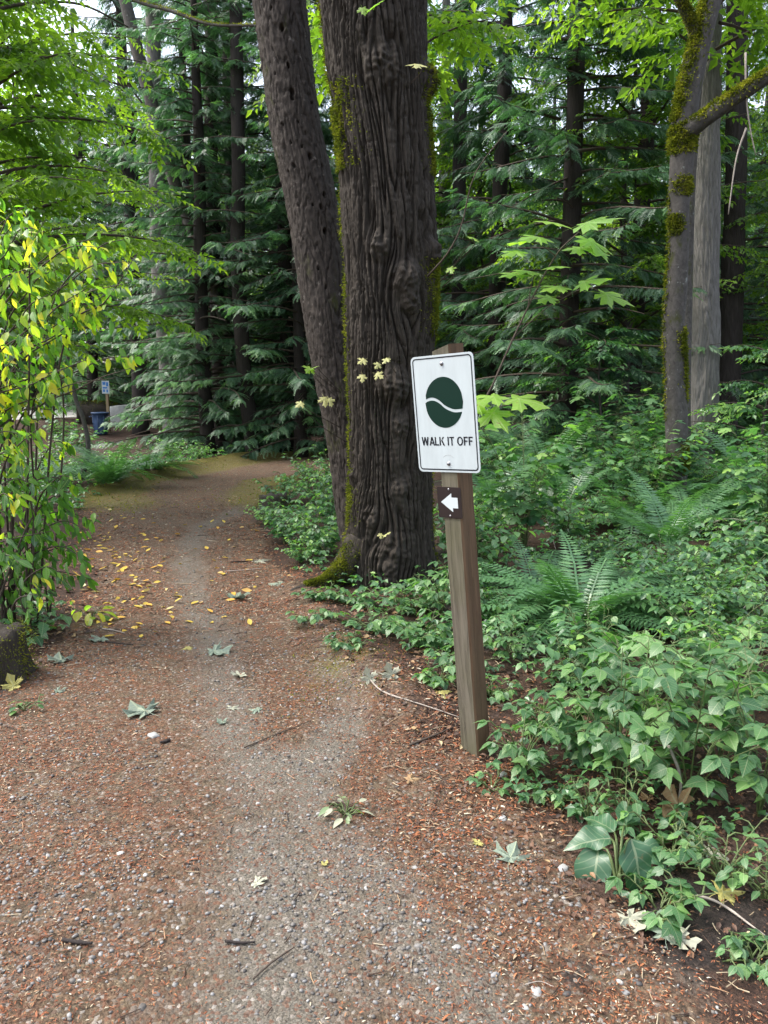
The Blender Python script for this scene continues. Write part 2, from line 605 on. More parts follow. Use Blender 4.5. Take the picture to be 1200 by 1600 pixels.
red = b.mix(b.ramp(n1, [(0.32, (0.45, 0.45, 0.45)), (0.5, (0, 0, 0))]), red, b.ramp(n3, [(0.3, (0.014, 0.011, 0.008)), (0.7, (0.075, 0.055, 0.038))]))
c = b.mix(f_path, humus, red)
c = b.mix(f_grey, c, grey)
c = b.mix(f_moss, c, mossc)
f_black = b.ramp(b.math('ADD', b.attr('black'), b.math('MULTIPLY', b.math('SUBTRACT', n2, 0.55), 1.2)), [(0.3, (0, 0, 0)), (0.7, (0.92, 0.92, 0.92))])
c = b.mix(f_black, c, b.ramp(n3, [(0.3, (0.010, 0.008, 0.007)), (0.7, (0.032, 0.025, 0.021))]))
speck = b.ramp(vr.outputs[0], [(0.0, (0.09, 0.035, 0.02)), (0.4, (0.16, 0.07, 0.04)), (0.6, (0.10, 0.085, 0.07)), (0.85, (0.22, 0.19, 0.16)), (1.0, (0.36, 0.33, 0.29))])
c = b.mix(b.math('MULTIPLY', f_path, b.ramp(vr.outputs[1], [(0.62, (0, 0, 0)), (0.72, (0.6, 0.6, 0.6))])), c, speck)
hh = b.math('ADD', b.math('MULTIPLY', n3, 0.7), b.math('MULTIPLY', n4, 0.5))
hh = b.math('ADD', hh, b.math('MULTIPLY', vo.outputs['Distance'], -0.5))
b.l(b.bsdf(c, 0.85, 0.25, b.bump(hh, 0.9, 0.012)), out.inputs['Surface'])
M_soil = m

# ------------------------------------------------------------------ ground and path
GREY_PX = [(470, 1640), (500, 1480), (480, 1300), (540, 1180), (470, 1240), (370, 1100), (345, 1010), (290, 900), (320, 835)]
_GL = [flat(*p)[:2] for p in [(420, 1650), (440, 1450), (400, 1250), (355, 1100), (335, 1000), (290, 890), (310, 830), (380, 790)]]
_GR = [flat(*p)[:2] for p in [(800, 1650), (640, 1450), (500, 1250), (520, 1150), (540, 1080), (500, 1010)]]


_GP = [flat(*p)[:2] for p in [(470, 1195), (520, 1180), (545, 1140)]]


def line_d(x, y, pts):
    d = np.full(np.shape(x), 1e9)
    for a, c2 in zip(pts[:-1], pts[1:]):
        ab = c2 - a
        t = np.clip(((x - a[0]) * ab[0] + (y - a[1]) * ab[1]) / (ab @ ab), 0, 1)
        d = np.minimum(d, np.hypot(x - a[0] - t * ab[0], y - a[1] - t * ab[1]))
    return d


BS = flat(1120, 1445)[:2]
BS2 = flat(905, 1525)[:2]


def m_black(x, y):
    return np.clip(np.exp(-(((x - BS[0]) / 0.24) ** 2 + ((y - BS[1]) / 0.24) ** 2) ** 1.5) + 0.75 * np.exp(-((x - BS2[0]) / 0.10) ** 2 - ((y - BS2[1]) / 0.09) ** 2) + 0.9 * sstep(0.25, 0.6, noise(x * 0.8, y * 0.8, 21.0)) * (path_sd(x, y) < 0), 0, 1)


def m_path(x, y):
    return sstep(-0.35, 0.3, path_sd(x, y) + 0.18 * noise(x * 1.7, y * 1.7, 4.0))


def m_grey(x, y):
    d1, d2 = line_d(x, y, _GL), line_d(x, y, _GR)
    return np.clip(0.78 * np.exp(-(d1 / 0.21) ** 2) + 0.52 * np.exp(-(d2 / 0.13) ** 2) + 0.30 * sstep(2.7, 1.9, y) + 0.75 * np.exp(-(line_d(x, y, _GP) / 0.13) ** 2), 0, 1) * (m_path(x, y) > 0.2)


def m_moss(x, y):
    s = path_sd(x, y)
    a = 1.35 * np.exp(-((s - 0.05) / 0.5) ** 2) * sstep(9, 12, y) * (x < -0.8)
    c0 = flat(530, 1040)
    a = a + 0.55 * np.exp(-(((x - c0[0]) / 0.35) ** 2 + ((y - c0[1]) / 0.5) ** 2))
    c1 = flat(225, 790)
    a = a + 0.5 * np.exp(-(((x - c1[0]) / 0.4) ** 2 + ((y - c1[1]) / 1.0) ** 2))
    c2 = TREE_XY + np.array([-0.55, -0.3])
    a = a + 0.5 * np.exp(-(((x - c2[0]) / 0.3) ** 2 + ((y - c2[1]) / 0.35) ** 2))
    return np.clip(a, 0, 1)


def graded(lo, hi, f0, f1, step, grow):
    g = list(np.arange(f0, f1, step))
    s = step
    while g[-1] < hi:
        s *= grow
        g.append(g[-1] + s)
    s = step
    pre = []
    x0 = f0
    while x0 > lo:
        s *= grow
        x0 -= s
        pre.append(x0)
    return np.array(pre[::-1] + g)


gx = graded(-170, 170, -3.2, 3.2, 0.034, 1.10)
gy = graded(-30, 230, 1.3, 5.0, 0.030, 1.022)
XX, YY = np.meshgrid(gx, gy)
ZZ = G(XX, YY)
gv = np.stack([XX, YY, ZZ], -1).reshape(-1, 3)
nx, ny = len(gx), len(gy)
jj, ii = np.meshgrid(np.arange(ny - 1), np.arange(nx - 1), indexing='ij')
q0 = (jj * nx + ii).reshape(-1)
gf = np.stack([q0, q0 + 1, q0 + nx + 1, q0 + nx], -1)
ga = {'path': m_path(XX, YY).ravel(), 'grey': m_grey(XX, YY).ravel(), 'moss': m_moss(XX, YY).ravel(), 'black': m_black(XX, YY).ravel()}
o = link('ground', mesh('ground', gv, gf, M_soil, attrs=ga))
tag(o, kind='structure')
pm = (ga['path'][gf].min(1) > 0.30) & (gv[gf[:, 0], 1] > 0.3) & (gv[gf[:, 0], 1] < 22)
pf = gf[pm]
us, inv = np.unique(pf, return_inverse=True)
o = link('path', mesh('path', gv[us] + np.array([0, 0, 0.004]), inv.reshape(pf.shape), M_soil, attrs={k: v[us] for k, v in ga.items()}))
tag(o, kind='structure')

# ------------------------------------------------------------------ leaf templates (Y along the leaf, Z up)
def ovate(n=3, w=0.32, droop=0.15, fold=0.12, pw=0.8, teeth=0.0):
    ys = np.linspace(0, 1, n + 2)[1:-1]
    wid = w * np.sin(np.pi * ys ** pw)
    V = [(0, 0, 0)]
    for i, (y, ww) in enumerate(zip(ys, wid)):
        k = 1 + teeth * (1 if i % 2 else -1)
        z = -droop * y * y
        V += [(-ww * k, y - (0.04 if teeth else 0), z + fold * ww), (0, y, z), (ww * k, y - (0.04 if teeth else 0), z + fold * ww)]
    V.append((0, 1, -droop))
    Fc = [(0, 2, 1), (0, 3, 2)]
    for i in range(n - 1):
        a = 1 + 3 * i
        Fc += [(a, a + 1, a + 4), (a, a + 4, a + 3), (a + 1, a + 2, a + 5), (a + 1, a + 5, a + 4)]
    a = 1 + 3 * (n - 1)
    t = len(V) - 1
    Fc += [(a, a + 1, t), (a + 1, a + 2, t)]
    return np.array(V, float), np.array(Fc)


def diamond(w=0.28, fold=0.1, ym=0.4, droop=0.12):
    return np.array([(0, 0, 0), (w, ym, fold), (0, 1, -droop), (-w, ym, fold)], float), np.array([(0, 1, 2), (0, 2, 3)])


def maple(seed=0, droop=0.15, curl=0.06, crumple=0.0):
    r = np.random.default_rng(seed)
    half = [(0.18, -0.10), (0.40, -0.11), (0.34, 0.02), (0.24, 0.10), (0.40, 0.19), (0.63, 0.22), (0.56, 0.37), (0.67, 0.53), (0.47, 0.49), (0.37, 0.52), (0.16, 0.40), (0.21, 0.56), (0.31, 0.78), (0.14, 0.83)]
    out = [(0, 0.0)] + half + [(0, 1.06)] + [(-x, y) for x, y in half[::-1]]
    P = np.array(out) * np.array([r.uniform(0.85, 1.1), 1]) + r.normal(0, 0.03, (len(out), 2))
    P[:, 0] += 0.10 * r.normal() * P[:, 1] ** 2
    n = len(P)
    c = np.array([0, 0.2])
    mid = c + (P - c) * 0.5
    rad = np.linalg.norm(P - c, axis=1)
    ang = np.arctan2(P[:, 0], P[:, 1] - 0.2)
    z = -droop * rad ** 2 + curl * np.cos(ang * 5) * rad + crumple * r.normal(0, 1, n) * rad
    z2 = -droop * (rad * 0.5) ** 2 + curl * 0.5 * np.cos(ang * 5) * rad + crumple * 0.5 * r.normal(0, 1, n) * rad
    V = np.vstack([np.array([[0, 0.2, 0.02]]), np.column_stack([mid, z2]), np.column_stack([P, z])])
    e = np.arange(n)
    e2 = (e + 1) % n
    Fc = np.vstack([np.column_stack([np.zeros(n, int), 1 + e, 1 + e2]), np.column_stack([1 + e, 1 + n + e, 1 + n + e2]), np.column_stack([1 + e, 1 + n + e2, 1 + e2])])
    k0 = len(V)
    V = np.vstack([V, [(-0.014, 0.03, 0.01), (0.014, 0.03, 0.01), (0.03, -0.25, -0.02), (0.008, -0.25, -0.02), (0.11, -0.5, -0.06), (0.09, -0.5, -0.06)]])
    Fc = np.vstack([Fc, [(k0, k0 + 3, k0 + 2), (k0, k0 + 2, k0 + 1), (k0 + 3, k0 + 5, k0 + 4), (k0 + 3, k0 + 4, k0 + 2)]])
    return V, Fc


def maple_low():
    half = [(0.30, -0.08), (0.22, 0.10), (0.60, 0.30), (0.58, 0.5), (0.20, 0.46), (0.26, 0.76)]
    out = [(0, 0.0)] + half + [(0, 1.0)] + [(-x, y) for x, y in half[::-1]]
    P = np.array(out)
    rad = np.hypot(P[:, 0], P[:, 1] - 0.2)
    V = np.vstack([[0, 0.2, 0.03], np.column_stack([P, -0.22 * rad ** 2])])
    e = np.arange(len(P))
    return V, np.column_stack([np.zeros(len(P), int), 1 + e, 1 + (e + 1) % len(P)])


def frond(n, wmax, leaflet_w, fwd, droop, ldroop, shape='cedar', seed=0, jitter=0.12):
    """flat feathery spray of paired leaflets on an axis of length 1"""
    r = np.random.default_rng(seed)
    Vs, Fs = [], []
    k = 0
    ax = lambda t: np.array([0, t, -droop * t * t])
    for i in range(n):
        t = 0.06 + 0.92 * i / (n - 1)
        if shape == 'cedar':
            l = wmax * (0.35 + 0.65 * math.sin(math.pi * min(1, t * 1.15 + 0.12))) * (1 - t * 0.35)
        else:
            l = wmax * min(1, 0.55 + t * 2.2) * (1 - t ** 2.6) + 0.012
        for s in (-1, 1):
            ll = l * (1 + r.normal(0, jitter))
            a = fwd + r.normal(0, 0.07)
            d = np.array([s * math.cos(a), math.sin(a), -ldroop + r.normal(0, 0.06)])
            d /= np.linalg.norm(d)
            pr = np.array([-d[1] * s, d[0] * s, 0])
            p0 = ax(t)
            w = leaflet_w * (0.5 + 0.5 * ll / wmax)
            Vs += [p0, p0 + d * ll * 0.4 + pr * w, p0 + d * ll + np.array([0, 0.0, -0.06 * ll]), p0 + d * ll * 0.4 - pr * w]
            Fs += [(k, k + 1, k + 2), (k, k + 2, k + 3)]
            k += 4
    # axis strip
    for i in range(4):
        a, c2 = ax(i / 4), ax((i + 1) / 4)
        w = 0.008
        Vs += [a + [w, 0, 0.004], c2 + [w, 0, 0.004], c2 - [w, 0, -0.004], a - [w, 0, -0.004]]
        Fs += [(k, k + 1, k + 2), (k, k + 2, k + 3)]
        k += 4
    return np.array(Vs, float), np.array(Fs)


def leafy_spray(seed, n=11, ls=0.24, lw=0.27):
    r = np.random.default_rng(seed)
    dv, df = diamond(lw, 0.07, 0.42, 0.15)
    D, N, T, S = [], [], [], []
    for i in range(n):
        t = 0.08 + 0.92 * i / (n - 1)
        s = 1 if i % 2 else -1
        a = r.uniform(0.3, 1.0) if i < n - 1 else 1.5
        D.append([s * math.cos(a), math.sin(a), r.normal(-0.25, 0.22)])
        N.append([r.normal(0, .3), r.normal(0, .3), 1])
        T.append([r.normal(0, 0.03), t, -0.12 * t * t + r.normal(0, 0.02)])
        S.append(ls * r.uniform(0.7, 1.2))
    V, Fc = inst(dv, df, frames(np.array(D), np.array(N), np.array(S)), np.array(T))
    return V, Fc


CEDAR_SPRAYS = [frond(12, 0.38, 0.034, 0.72, 0.28, 0.24, 'cedar', s) for s in range(3)]
BROAD_SPRAYS = [leafy_spray(s) for s in range(3)]


# ------------------------------------------------------------------ crowns
def branch_sprays(r, P, L, size, spread, hang, templates, per_m):
    """sprays on a branch polyline P (n,3): returns V, F, tint-per-face"""
    n = max(4, int(L * per_m))
    t = np.sort(r.uniform(0.12, 1.0, n))
    idx = t * (len(P) - 1)
    i0 = np.minimum(idx.astype(int), len(P) - 2)
    fr = (idx - i0)[:, None]
    pos = P[i0] * (1 - fr) + P[i0 + 1] * fr
    tan = norm(P[i0 + 1] - P[i0])
    side = norm(np.cross(tan, np.array([0, 0, 1.0])))
    sgn = np.where(np.arange(n) % 2 == 0, 1.0, -1.0)[:, None]
    ang = r.normal(spread, 0.2, n)[:, None]
    ang[-2:] *= 0.2
    D = tan * np.cos(ang) + side * sgn * np.sin(ang)
    D[:, 2] -= np.abs(r.normal(hang, 0.2, n))
    N = np.array([0, 0, 1.0]) + side * sgn * 0.25 + r.normal(0, 0.28, (n, 3))
    S = size * (1.05 - 0.45 * t) * r.uniform(0.75, 1.25, n)
    Vs, Fs, Ts = [], [], []
    k = r.integers(0, len(templates), n)
    for q in range(len(templates)):
        sel = k == q
        if not sel.any():
            continue
        tv, tf = templates[q]
        V, Fc = inst(tv, tf, frames(D[sel], N[sel], S[sel]), pos[sel])
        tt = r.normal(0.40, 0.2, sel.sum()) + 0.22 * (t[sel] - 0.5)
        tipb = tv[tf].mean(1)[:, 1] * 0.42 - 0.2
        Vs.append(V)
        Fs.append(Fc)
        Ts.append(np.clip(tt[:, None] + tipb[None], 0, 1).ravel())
    V, Fc = cat(list(zip(Vs, Fs)))
    return V, Fc, np.concatenate(Ts)


def crown(seed, H0, H1, R0, R1, nb, size, per_m, templates, e0, droop, spread, hang, trunk_r=0.15, tipup=0.0, wood=True, rpow=1.0, thin=0.16):
    """branches round a vertical axis from H0 to H1, reach R0 at the bottom to R1 at the top; trunk at the origin"""
    r = np.random.default_rng(seed)
    parts, tints, wparts = [], [], []
    az = r.uniform(0, 6.28)
    for i in range(nb):
        f = (i + r.uniform(-0.4, 0.4)) / nb
        z = H0 + (H1 - H0) * np.clip(f, 0, 1)
        az += 2.399 + r.normal(0, 0.3)
        if z > 0.42 * H1 and r.uniform() < thin:
            continue
        L = (R0 + (R1 - R0) * np.clip(f, 0, 1) ** rpow) * r.uniform(0.42, 1.15)
        e = e0 + r.normal(0, 0.12)
        t = np.linspace(0, 1, 9)
        out = np.array([math.cos(az), math.sin(az)])
        wob = 0.06 * L * np.sin(t * 3 + r.uniform(0, 6)) * r.normal(0, 1)
        P = np.zeros((9, 3))
        P[:, :2] = out * (trunk_r * 0.5 + L * t[:, None] * 0.96) + np.array([-out[1], out[0]]) * wob[:, None]
        P[:, 2] = z + L * (math.sin(e) * t - droop * t ** 2 + tipup * t ** 4)
        if wood and z < 0.5 * H1 and r.uniform() < 0.10:
            wparts.append(tube(P[:7], [0.010 + 0.006 * L, 0.003], 4, False))
            continue
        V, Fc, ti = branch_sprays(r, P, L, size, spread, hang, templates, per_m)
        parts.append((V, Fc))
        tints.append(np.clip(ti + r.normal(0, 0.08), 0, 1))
        if wood:
            wparts.append(tube(P, [0.012 + 0.008 * L, 0.004], 4, False))
    V, Fc = cat(parts)
    ti = np.concatenate(tints)
    mi = np.zeros(len(Fc), int)
    if wood:
        W, Wf = cat(wparts)
        Fc = np.concatenate([Fc, Wf + len(V)])
        V = np.concatenate([V, W])
        mi = np.concatenate([mi, np.ones(len(Wf), int)])
        ti = np.concatenate([ti, np.zeros(len(Wf))])
    return V, Fc, ti, mi


def crown_mesh(name, mat, *a, **k):
    V, Fc, ti, mi = crown(*a, **k)
    return mesh(name, V, Fc, [mat, M_twig], tint=ti, mi=mi, smooth=False)


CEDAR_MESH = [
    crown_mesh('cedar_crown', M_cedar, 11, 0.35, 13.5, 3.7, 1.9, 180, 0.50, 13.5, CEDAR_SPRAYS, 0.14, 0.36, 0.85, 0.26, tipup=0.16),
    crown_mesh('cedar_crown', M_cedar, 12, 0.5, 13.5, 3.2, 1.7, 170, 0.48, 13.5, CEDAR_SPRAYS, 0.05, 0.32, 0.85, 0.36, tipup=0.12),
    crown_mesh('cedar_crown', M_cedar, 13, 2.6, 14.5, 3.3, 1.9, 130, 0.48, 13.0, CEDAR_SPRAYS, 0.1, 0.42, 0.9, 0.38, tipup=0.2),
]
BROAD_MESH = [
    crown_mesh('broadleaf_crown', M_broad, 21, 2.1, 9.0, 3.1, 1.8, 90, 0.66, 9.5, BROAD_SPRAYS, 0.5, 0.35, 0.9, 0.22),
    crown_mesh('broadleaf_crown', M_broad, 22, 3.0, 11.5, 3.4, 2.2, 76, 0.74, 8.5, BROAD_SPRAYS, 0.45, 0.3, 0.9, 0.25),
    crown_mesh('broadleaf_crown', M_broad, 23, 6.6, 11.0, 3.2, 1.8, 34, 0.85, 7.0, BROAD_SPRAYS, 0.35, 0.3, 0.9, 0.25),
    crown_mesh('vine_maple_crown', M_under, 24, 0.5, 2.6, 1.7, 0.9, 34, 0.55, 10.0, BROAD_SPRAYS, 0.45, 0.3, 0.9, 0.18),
]


def trunk_geo(P, rad, k=14, n=24, seed=0, amp=0.03, flare=0.25, furrow=0.0):
    P = smooth_path(P, n)
    rr = np.interp(np.linspace(0, 1, n), np.linspace(0, 1, len(rad)), rad)
    V, Fc = tube(P, rr, k)
    r0 = rr.mean()
    c = np.repeat(P, k, 0)
    V2 = V[:n * k]
    d = V2 - c
    s = 1 + amp * 6 * noise(V2[:, 0] / r0 * 0.9, V2[:, 1] / r0 * 0.9, V2[:, 2] * 1.3 + seed) + amp * 3 * noise(V2[:, 0] * 14, V2[:, 1] * 14, V2[:, 2] * 2 + seed)
    if furrow:
        u_ = np.arctan2(d[:, 1], d[:, 0])
        f1 = noise(np.cos(u_) * r0 / 0.035, np.sin(u_) * r0 / 0.035, V2[:, 2] / 0.35 + seed)
        s = s - furrow / r0 * (1 - np.clip(np.abs(f1) / 0.3, 0, 1) ** 0.8)
    base = np.exp(-np.repeat(np.linalg.norm(P - P[0], axis=1), k) / 0.35) * flare
    V[:n * k] = c + d * (s + base)[:, None]
    return V, Fc


TRUNK_RED = mesh('trunk', *trunk_geo([(0, 0, -0.2), (0.05, 0.03, 4), (-0.05, 0.02, 9), (0, 0, 15)], [0.22, 0.19, 0.16, 0.06], seed=1), M_bark_red)
TRUNK_GREY = mesh('trunk', *trunk_geo([(0, 0, -0.2), (-0.06, 0.03, 4), (0.05, -0.02, 9), (0, 0, 15)], [0.20, 0.18, 0.15, 0.06], seed=2), M_bark_grey)
TRUNK_THIN = mesh('trunk', *trunk_geo([(0, 0, -0.2), (0.15, 0.1, 3), (-0.1, 0.2, 6), (0, 0, 10)], [0.10, 0.085, 0.06, 0.02], seed=3), M_bark_smooth)


TRUNK_SMALL = mesh('trunk', *trunk_geo([(0, 0, -0.1), (0.06, 0.03, 0.9), (-0.03, 0.05, 1.8), (0, 0, 2.5)], [0.032, 0.026, 0.018, 0.006], 8, 14, seed=4), M_bark_smooth)


def tree(name, label, cat_, px, Y, cm, tm, rotz, s=1.0, group=None, dz=0.0):
    x = (px - CX) / F_PX * Y * 1.0
    o = thing(name, label, cat_, (x, Y, float(G(x, Y)) + dz), group, rotz)
    o.scale = (s, s, s)
    link('trunk', tm, o)
    link('crown', cm, o)
    return o


C0, C1, C2 = CEDAR_MESH
B0, B1, B2, V0 = BROAD_MESH
# cedars behind the bend of the path
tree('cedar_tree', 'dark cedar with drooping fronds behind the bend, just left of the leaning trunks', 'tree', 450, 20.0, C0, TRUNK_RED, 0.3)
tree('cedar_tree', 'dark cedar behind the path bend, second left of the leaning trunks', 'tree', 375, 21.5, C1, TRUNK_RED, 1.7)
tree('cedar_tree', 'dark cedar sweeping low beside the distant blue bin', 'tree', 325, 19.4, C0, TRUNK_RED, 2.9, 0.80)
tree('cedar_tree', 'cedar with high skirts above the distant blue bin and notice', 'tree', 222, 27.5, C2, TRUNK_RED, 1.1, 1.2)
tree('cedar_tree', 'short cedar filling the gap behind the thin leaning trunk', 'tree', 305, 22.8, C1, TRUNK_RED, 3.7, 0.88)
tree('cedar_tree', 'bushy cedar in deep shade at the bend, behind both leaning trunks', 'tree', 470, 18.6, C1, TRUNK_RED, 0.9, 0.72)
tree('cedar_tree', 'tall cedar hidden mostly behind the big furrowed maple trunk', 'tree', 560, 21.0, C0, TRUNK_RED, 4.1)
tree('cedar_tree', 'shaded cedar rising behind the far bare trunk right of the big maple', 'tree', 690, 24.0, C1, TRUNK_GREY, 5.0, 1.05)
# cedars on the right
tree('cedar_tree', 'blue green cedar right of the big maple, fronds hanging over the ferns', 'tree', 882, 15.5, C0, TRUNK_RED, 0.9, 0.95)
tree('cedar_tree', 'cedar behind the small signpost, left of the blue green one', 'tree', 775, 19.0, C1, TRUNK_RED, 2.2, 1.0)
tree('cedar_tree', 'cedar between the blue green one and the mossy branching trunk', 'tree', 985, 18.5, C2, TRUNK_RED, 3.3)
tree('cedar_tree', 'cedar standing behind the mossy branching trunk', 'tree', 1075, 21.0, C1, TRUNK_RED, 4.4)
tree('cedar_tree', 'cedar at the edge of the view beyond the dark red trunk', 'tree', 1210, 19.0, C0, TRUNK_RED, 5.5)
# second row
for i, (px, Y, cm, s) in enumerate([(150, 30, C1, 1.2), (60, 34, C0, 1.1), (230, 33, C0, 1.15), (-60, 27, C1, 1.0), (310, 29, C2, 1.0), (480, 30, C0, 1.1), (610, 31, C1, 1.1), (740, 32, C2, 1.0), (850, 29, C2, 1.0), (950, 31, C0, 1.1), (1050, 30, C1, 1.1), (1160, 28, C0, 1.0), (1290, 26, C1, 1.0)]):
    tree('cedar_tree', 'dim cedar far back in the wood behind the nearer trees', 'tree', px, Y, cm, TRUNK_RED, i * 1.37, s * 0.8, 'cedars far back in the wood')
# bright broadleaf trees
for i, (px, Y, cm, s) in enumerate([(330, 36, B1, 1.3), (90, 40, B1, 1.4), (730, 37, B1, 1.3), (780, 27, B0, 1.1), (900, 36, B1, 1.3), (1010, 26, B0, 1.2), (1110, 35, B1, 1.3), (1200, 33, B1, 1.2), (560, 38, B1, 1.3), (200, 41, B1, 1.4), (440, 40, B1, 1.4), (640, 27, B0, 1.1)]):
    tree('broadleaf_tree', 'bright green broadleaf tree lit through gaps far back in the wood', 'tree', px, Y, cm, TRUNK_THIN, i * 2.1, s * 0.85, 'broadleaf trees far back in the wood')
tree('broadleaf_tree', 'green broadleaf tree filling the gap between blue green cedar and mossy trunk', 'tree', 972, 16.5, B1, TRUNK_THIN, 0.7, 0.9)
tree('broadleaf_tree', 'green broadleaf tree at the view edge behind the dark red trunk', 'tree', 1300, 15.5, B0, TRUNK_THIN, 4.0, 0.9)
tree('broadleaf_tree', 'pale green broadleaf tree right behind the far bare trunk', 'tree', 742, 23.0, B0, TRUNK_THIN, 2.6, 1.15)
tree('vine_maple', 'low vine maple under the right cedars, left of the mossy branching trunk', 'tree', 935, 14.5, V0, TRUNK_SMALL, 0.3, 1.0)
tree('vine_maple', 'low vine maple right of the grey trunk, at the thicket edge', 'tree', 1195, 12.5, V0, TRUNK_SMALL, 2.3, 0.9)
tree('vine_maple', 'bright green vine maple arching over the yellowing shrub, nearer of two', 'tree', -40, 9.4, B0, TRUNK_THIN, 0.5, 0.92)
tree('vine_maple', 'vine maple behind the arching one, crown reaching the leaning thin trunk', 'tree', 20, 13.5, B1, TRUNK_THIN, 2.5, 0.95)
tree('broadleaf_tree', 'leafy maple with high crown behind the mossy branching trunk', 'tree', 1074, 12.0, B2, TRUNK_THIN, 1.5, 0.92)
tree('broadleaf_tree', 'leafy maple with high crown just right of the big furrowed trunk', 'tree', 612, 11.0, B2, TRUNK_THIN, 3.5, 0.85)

rw = np.random.default_rng(91)
n = 6000
ang = rw.uniform(-0.62, 0.62, n)
dist = rw.uniform(43, 60, n)
z = np.abs(rw.beta(1.0, 1.6, n)) * 16
T = np.stack([np.sin(ang) * dist, np.cos(ang) * dist, z], -1)
T[:, 2] += G(T[:, 0], T[:, 1])
a = rw.uniform(0, 6.28, n)
Vs, Ts = [], []
for q, tm_ in enumerate(BROAD_SPRAYS + CEDAR_SPRAYS[:2]):
    k = rw.integers(0, 5, n) == q
    kk = k.sum()
    Vs.append(inst(*tm_, frames(np.stack([np.cos(a[k]), np.sin(a[k]), rw.normal(-0.3, 0.3, kk)], -1), np.stack([rw.normal(0, .5, kk), -0.5 + rw.normal(0, .5, kk), np.ones(kk)], -1), rw.uniform(1.6, 3.0, kk)), T[k]))
    Ts.append(np.repeat(np.clip(0.3 + 0.25 * noise(T[k][:, 0] * 0.1, T[k][:, 2] * 0.15, 3.0) + rw.normal(0, 0.15, kk), 0, 1), len(tm_[1])))
V, Fc = cat(Vs)
o = link('far_wood', mesh('far_wood', V, Fc, M_broad, tint=np.concatenate(Ts), smooth=False))
tag(o, 'far mass of leafy wood closing the view behind the trees', kind='stuff')

# ------------------------------------------------------------------ lone trunks
def lone_trunk(name, label, pts, Y, widths, mat, k=18, n=50, seed=0, amp=0.02, extra_down=None, flare=0.0, furrow=0.0):
    P = [at(px, py, Y) for px, py in pts]
    g = float(G(P[0][0], Y))
    base = np.array([P[0][0], Y, g])
    if P[0][2] > g - 0.1:
        P = [np.array([P[0][0] + (P[0][0] - P[1][0]) * 0.2, Y, g - 0.15])] + P
        widths = [widths[0] * 1.1] + list(widths)
    rad = [w * 0.5 * Y / F_PX for w in widths]
    o = thing(name, label, 'tree', base)
    part('trunk', trunk_geo(np.array(P), rad, k, n, seed, amp, flare, furrow), mat, o)
    return o


lt = lone_trunk('leaning_tree', 'thin trunk leaning left in front of the dark cedars', [(394, 655), (366, 550), (330, 440), (300, 360), (265, 260), (245, 190), (215, 80), (190, -20), (160, -130)], 20.2, [16, 16, 16, 17, 18, 18, 18, 17, 16], M_bark_smooth, seed=5)
for a, b2, c2 in [((300, 360), (330, 345), (380, 350)), ((265, 260), (215, 230), (150, 225)), ((245, 190), (190, 120), (140, 60)), ((330, 440), (290, 470), (240, 480))]:
    P = smooth_path([at(*a, 20.2), at(*b2, 19.8), at(*c2, 19.3)], 10)
    part('branch', tube(P, [0.03, 0.008], 5), M_twig, lt)
lone_trunk('grey_trunk_tree', 'straight pale grey trunk close behind the mossy branching tree', [(1102, 560), (1103, 480), (1105, 250), (1108, 90), (1112, -120)], 13.0, [42, 39, 36, 33, 30], M_bark_grey, k=110, n=260, seed=6, furrow=0.022)
lone_trunk('red_trunk_tree', 'straight dark red brown trunk, rightmost of the bare trunks', [(1140, 560), (1145, 400), (1150, 250), (1152, 0), (1155, -150)], 16.0, [34, 32, 30, 29, 27], M_bark_red, k=100, n=220, seed=7, furrow=0.02)
lone_trunk('far_trunk_tree', 'distant bare trunk in the gap right of the big maple', [(716, 560), (717, 330), (719, 150), (721, -120)], 21.0, [22, 20, 19, 17], M_bark_red, seed=8)
lone_trunk('pale_trunk_tree', 'pale trunk half hidden by cedar fronds above the distant blue bin', [(268, 660), (262, 560), (250, 430), (246, 300), (240, 100), (236, -100)], 22.4, [30, 28, 25, 23, 21, 19], M_bark_grey, seed=9)
lone_trunk('thin_tree', 'slim dark trunk between cedar boughs, left of the two leaning trunks', [(395, 700), (380, 560), (372, 400), (372, 200), (366, -80)], 19.0, [24, 23, 22, 20, 18], M_bark_red, seed=10)
lone_trunk('thin_tree', 'slim shaded trunk right behind the thin leaning one', [(345, 690), (338, 430), (330, 250), (330, 60), (322, -90)], 20.6, [22, 22, 20, 18, 17], M_bark_red, seed=11)
yt = lone_trunk('young_tree', 'slender crooked young tree standing before the distant blue bin', [(128, 745), (138, 700), (130, 655), (118, 622), (106, 560), (112, 470)], 13.2, [10, 8, 7, 6.5, 5, 3], M_bark_smooth, k=8, n=24, seed=12)

# mossy branching tree on the right
YT = 9.3
mt = lone_trunk('mossy_maple', 'slim maple with mossy forked limbs rising from the right undergrowth', [(1056, 770), (1057, 705), (1055, 600), (1053, 500), (1060, 400), (1062, 300), (1068, 205), (1075, 150), (1094, 70), (1112, 0), (1128, -90)], YT, [34, 32, 31, 31, 31, 32, 37, 34, 31, 29, 26], M_bark_smooth, k=24, n=90, seed=13, amp=0.022)
limb = smooth_path([at(1062, 212, YT), at(1095, 190, YT - 0.15), at(1150, 152, YT - 0.35), at(1205, 118, YT - 0.5), at(1290, 80, YT - 0.7)], 30)
part('limb', trunk_geo(limb, [0.10, 0.085, 0.075, 0.07, 0.06], 14, 40, 3, 0.02), M_bark_smooth, mt)
limb2 = smooth_path([at(1092, 62, YT), at(1078, 30, YT - 0.05), at(1062, 0, YT - 0.1), at(1040, -50, YT - 0.2)], 20)
part('limb', trunk_geo(limb2, [0.07, 0.055, 0.05, 0.04], 12, 24, 4, 0.02), M_bark_smooth, mt)


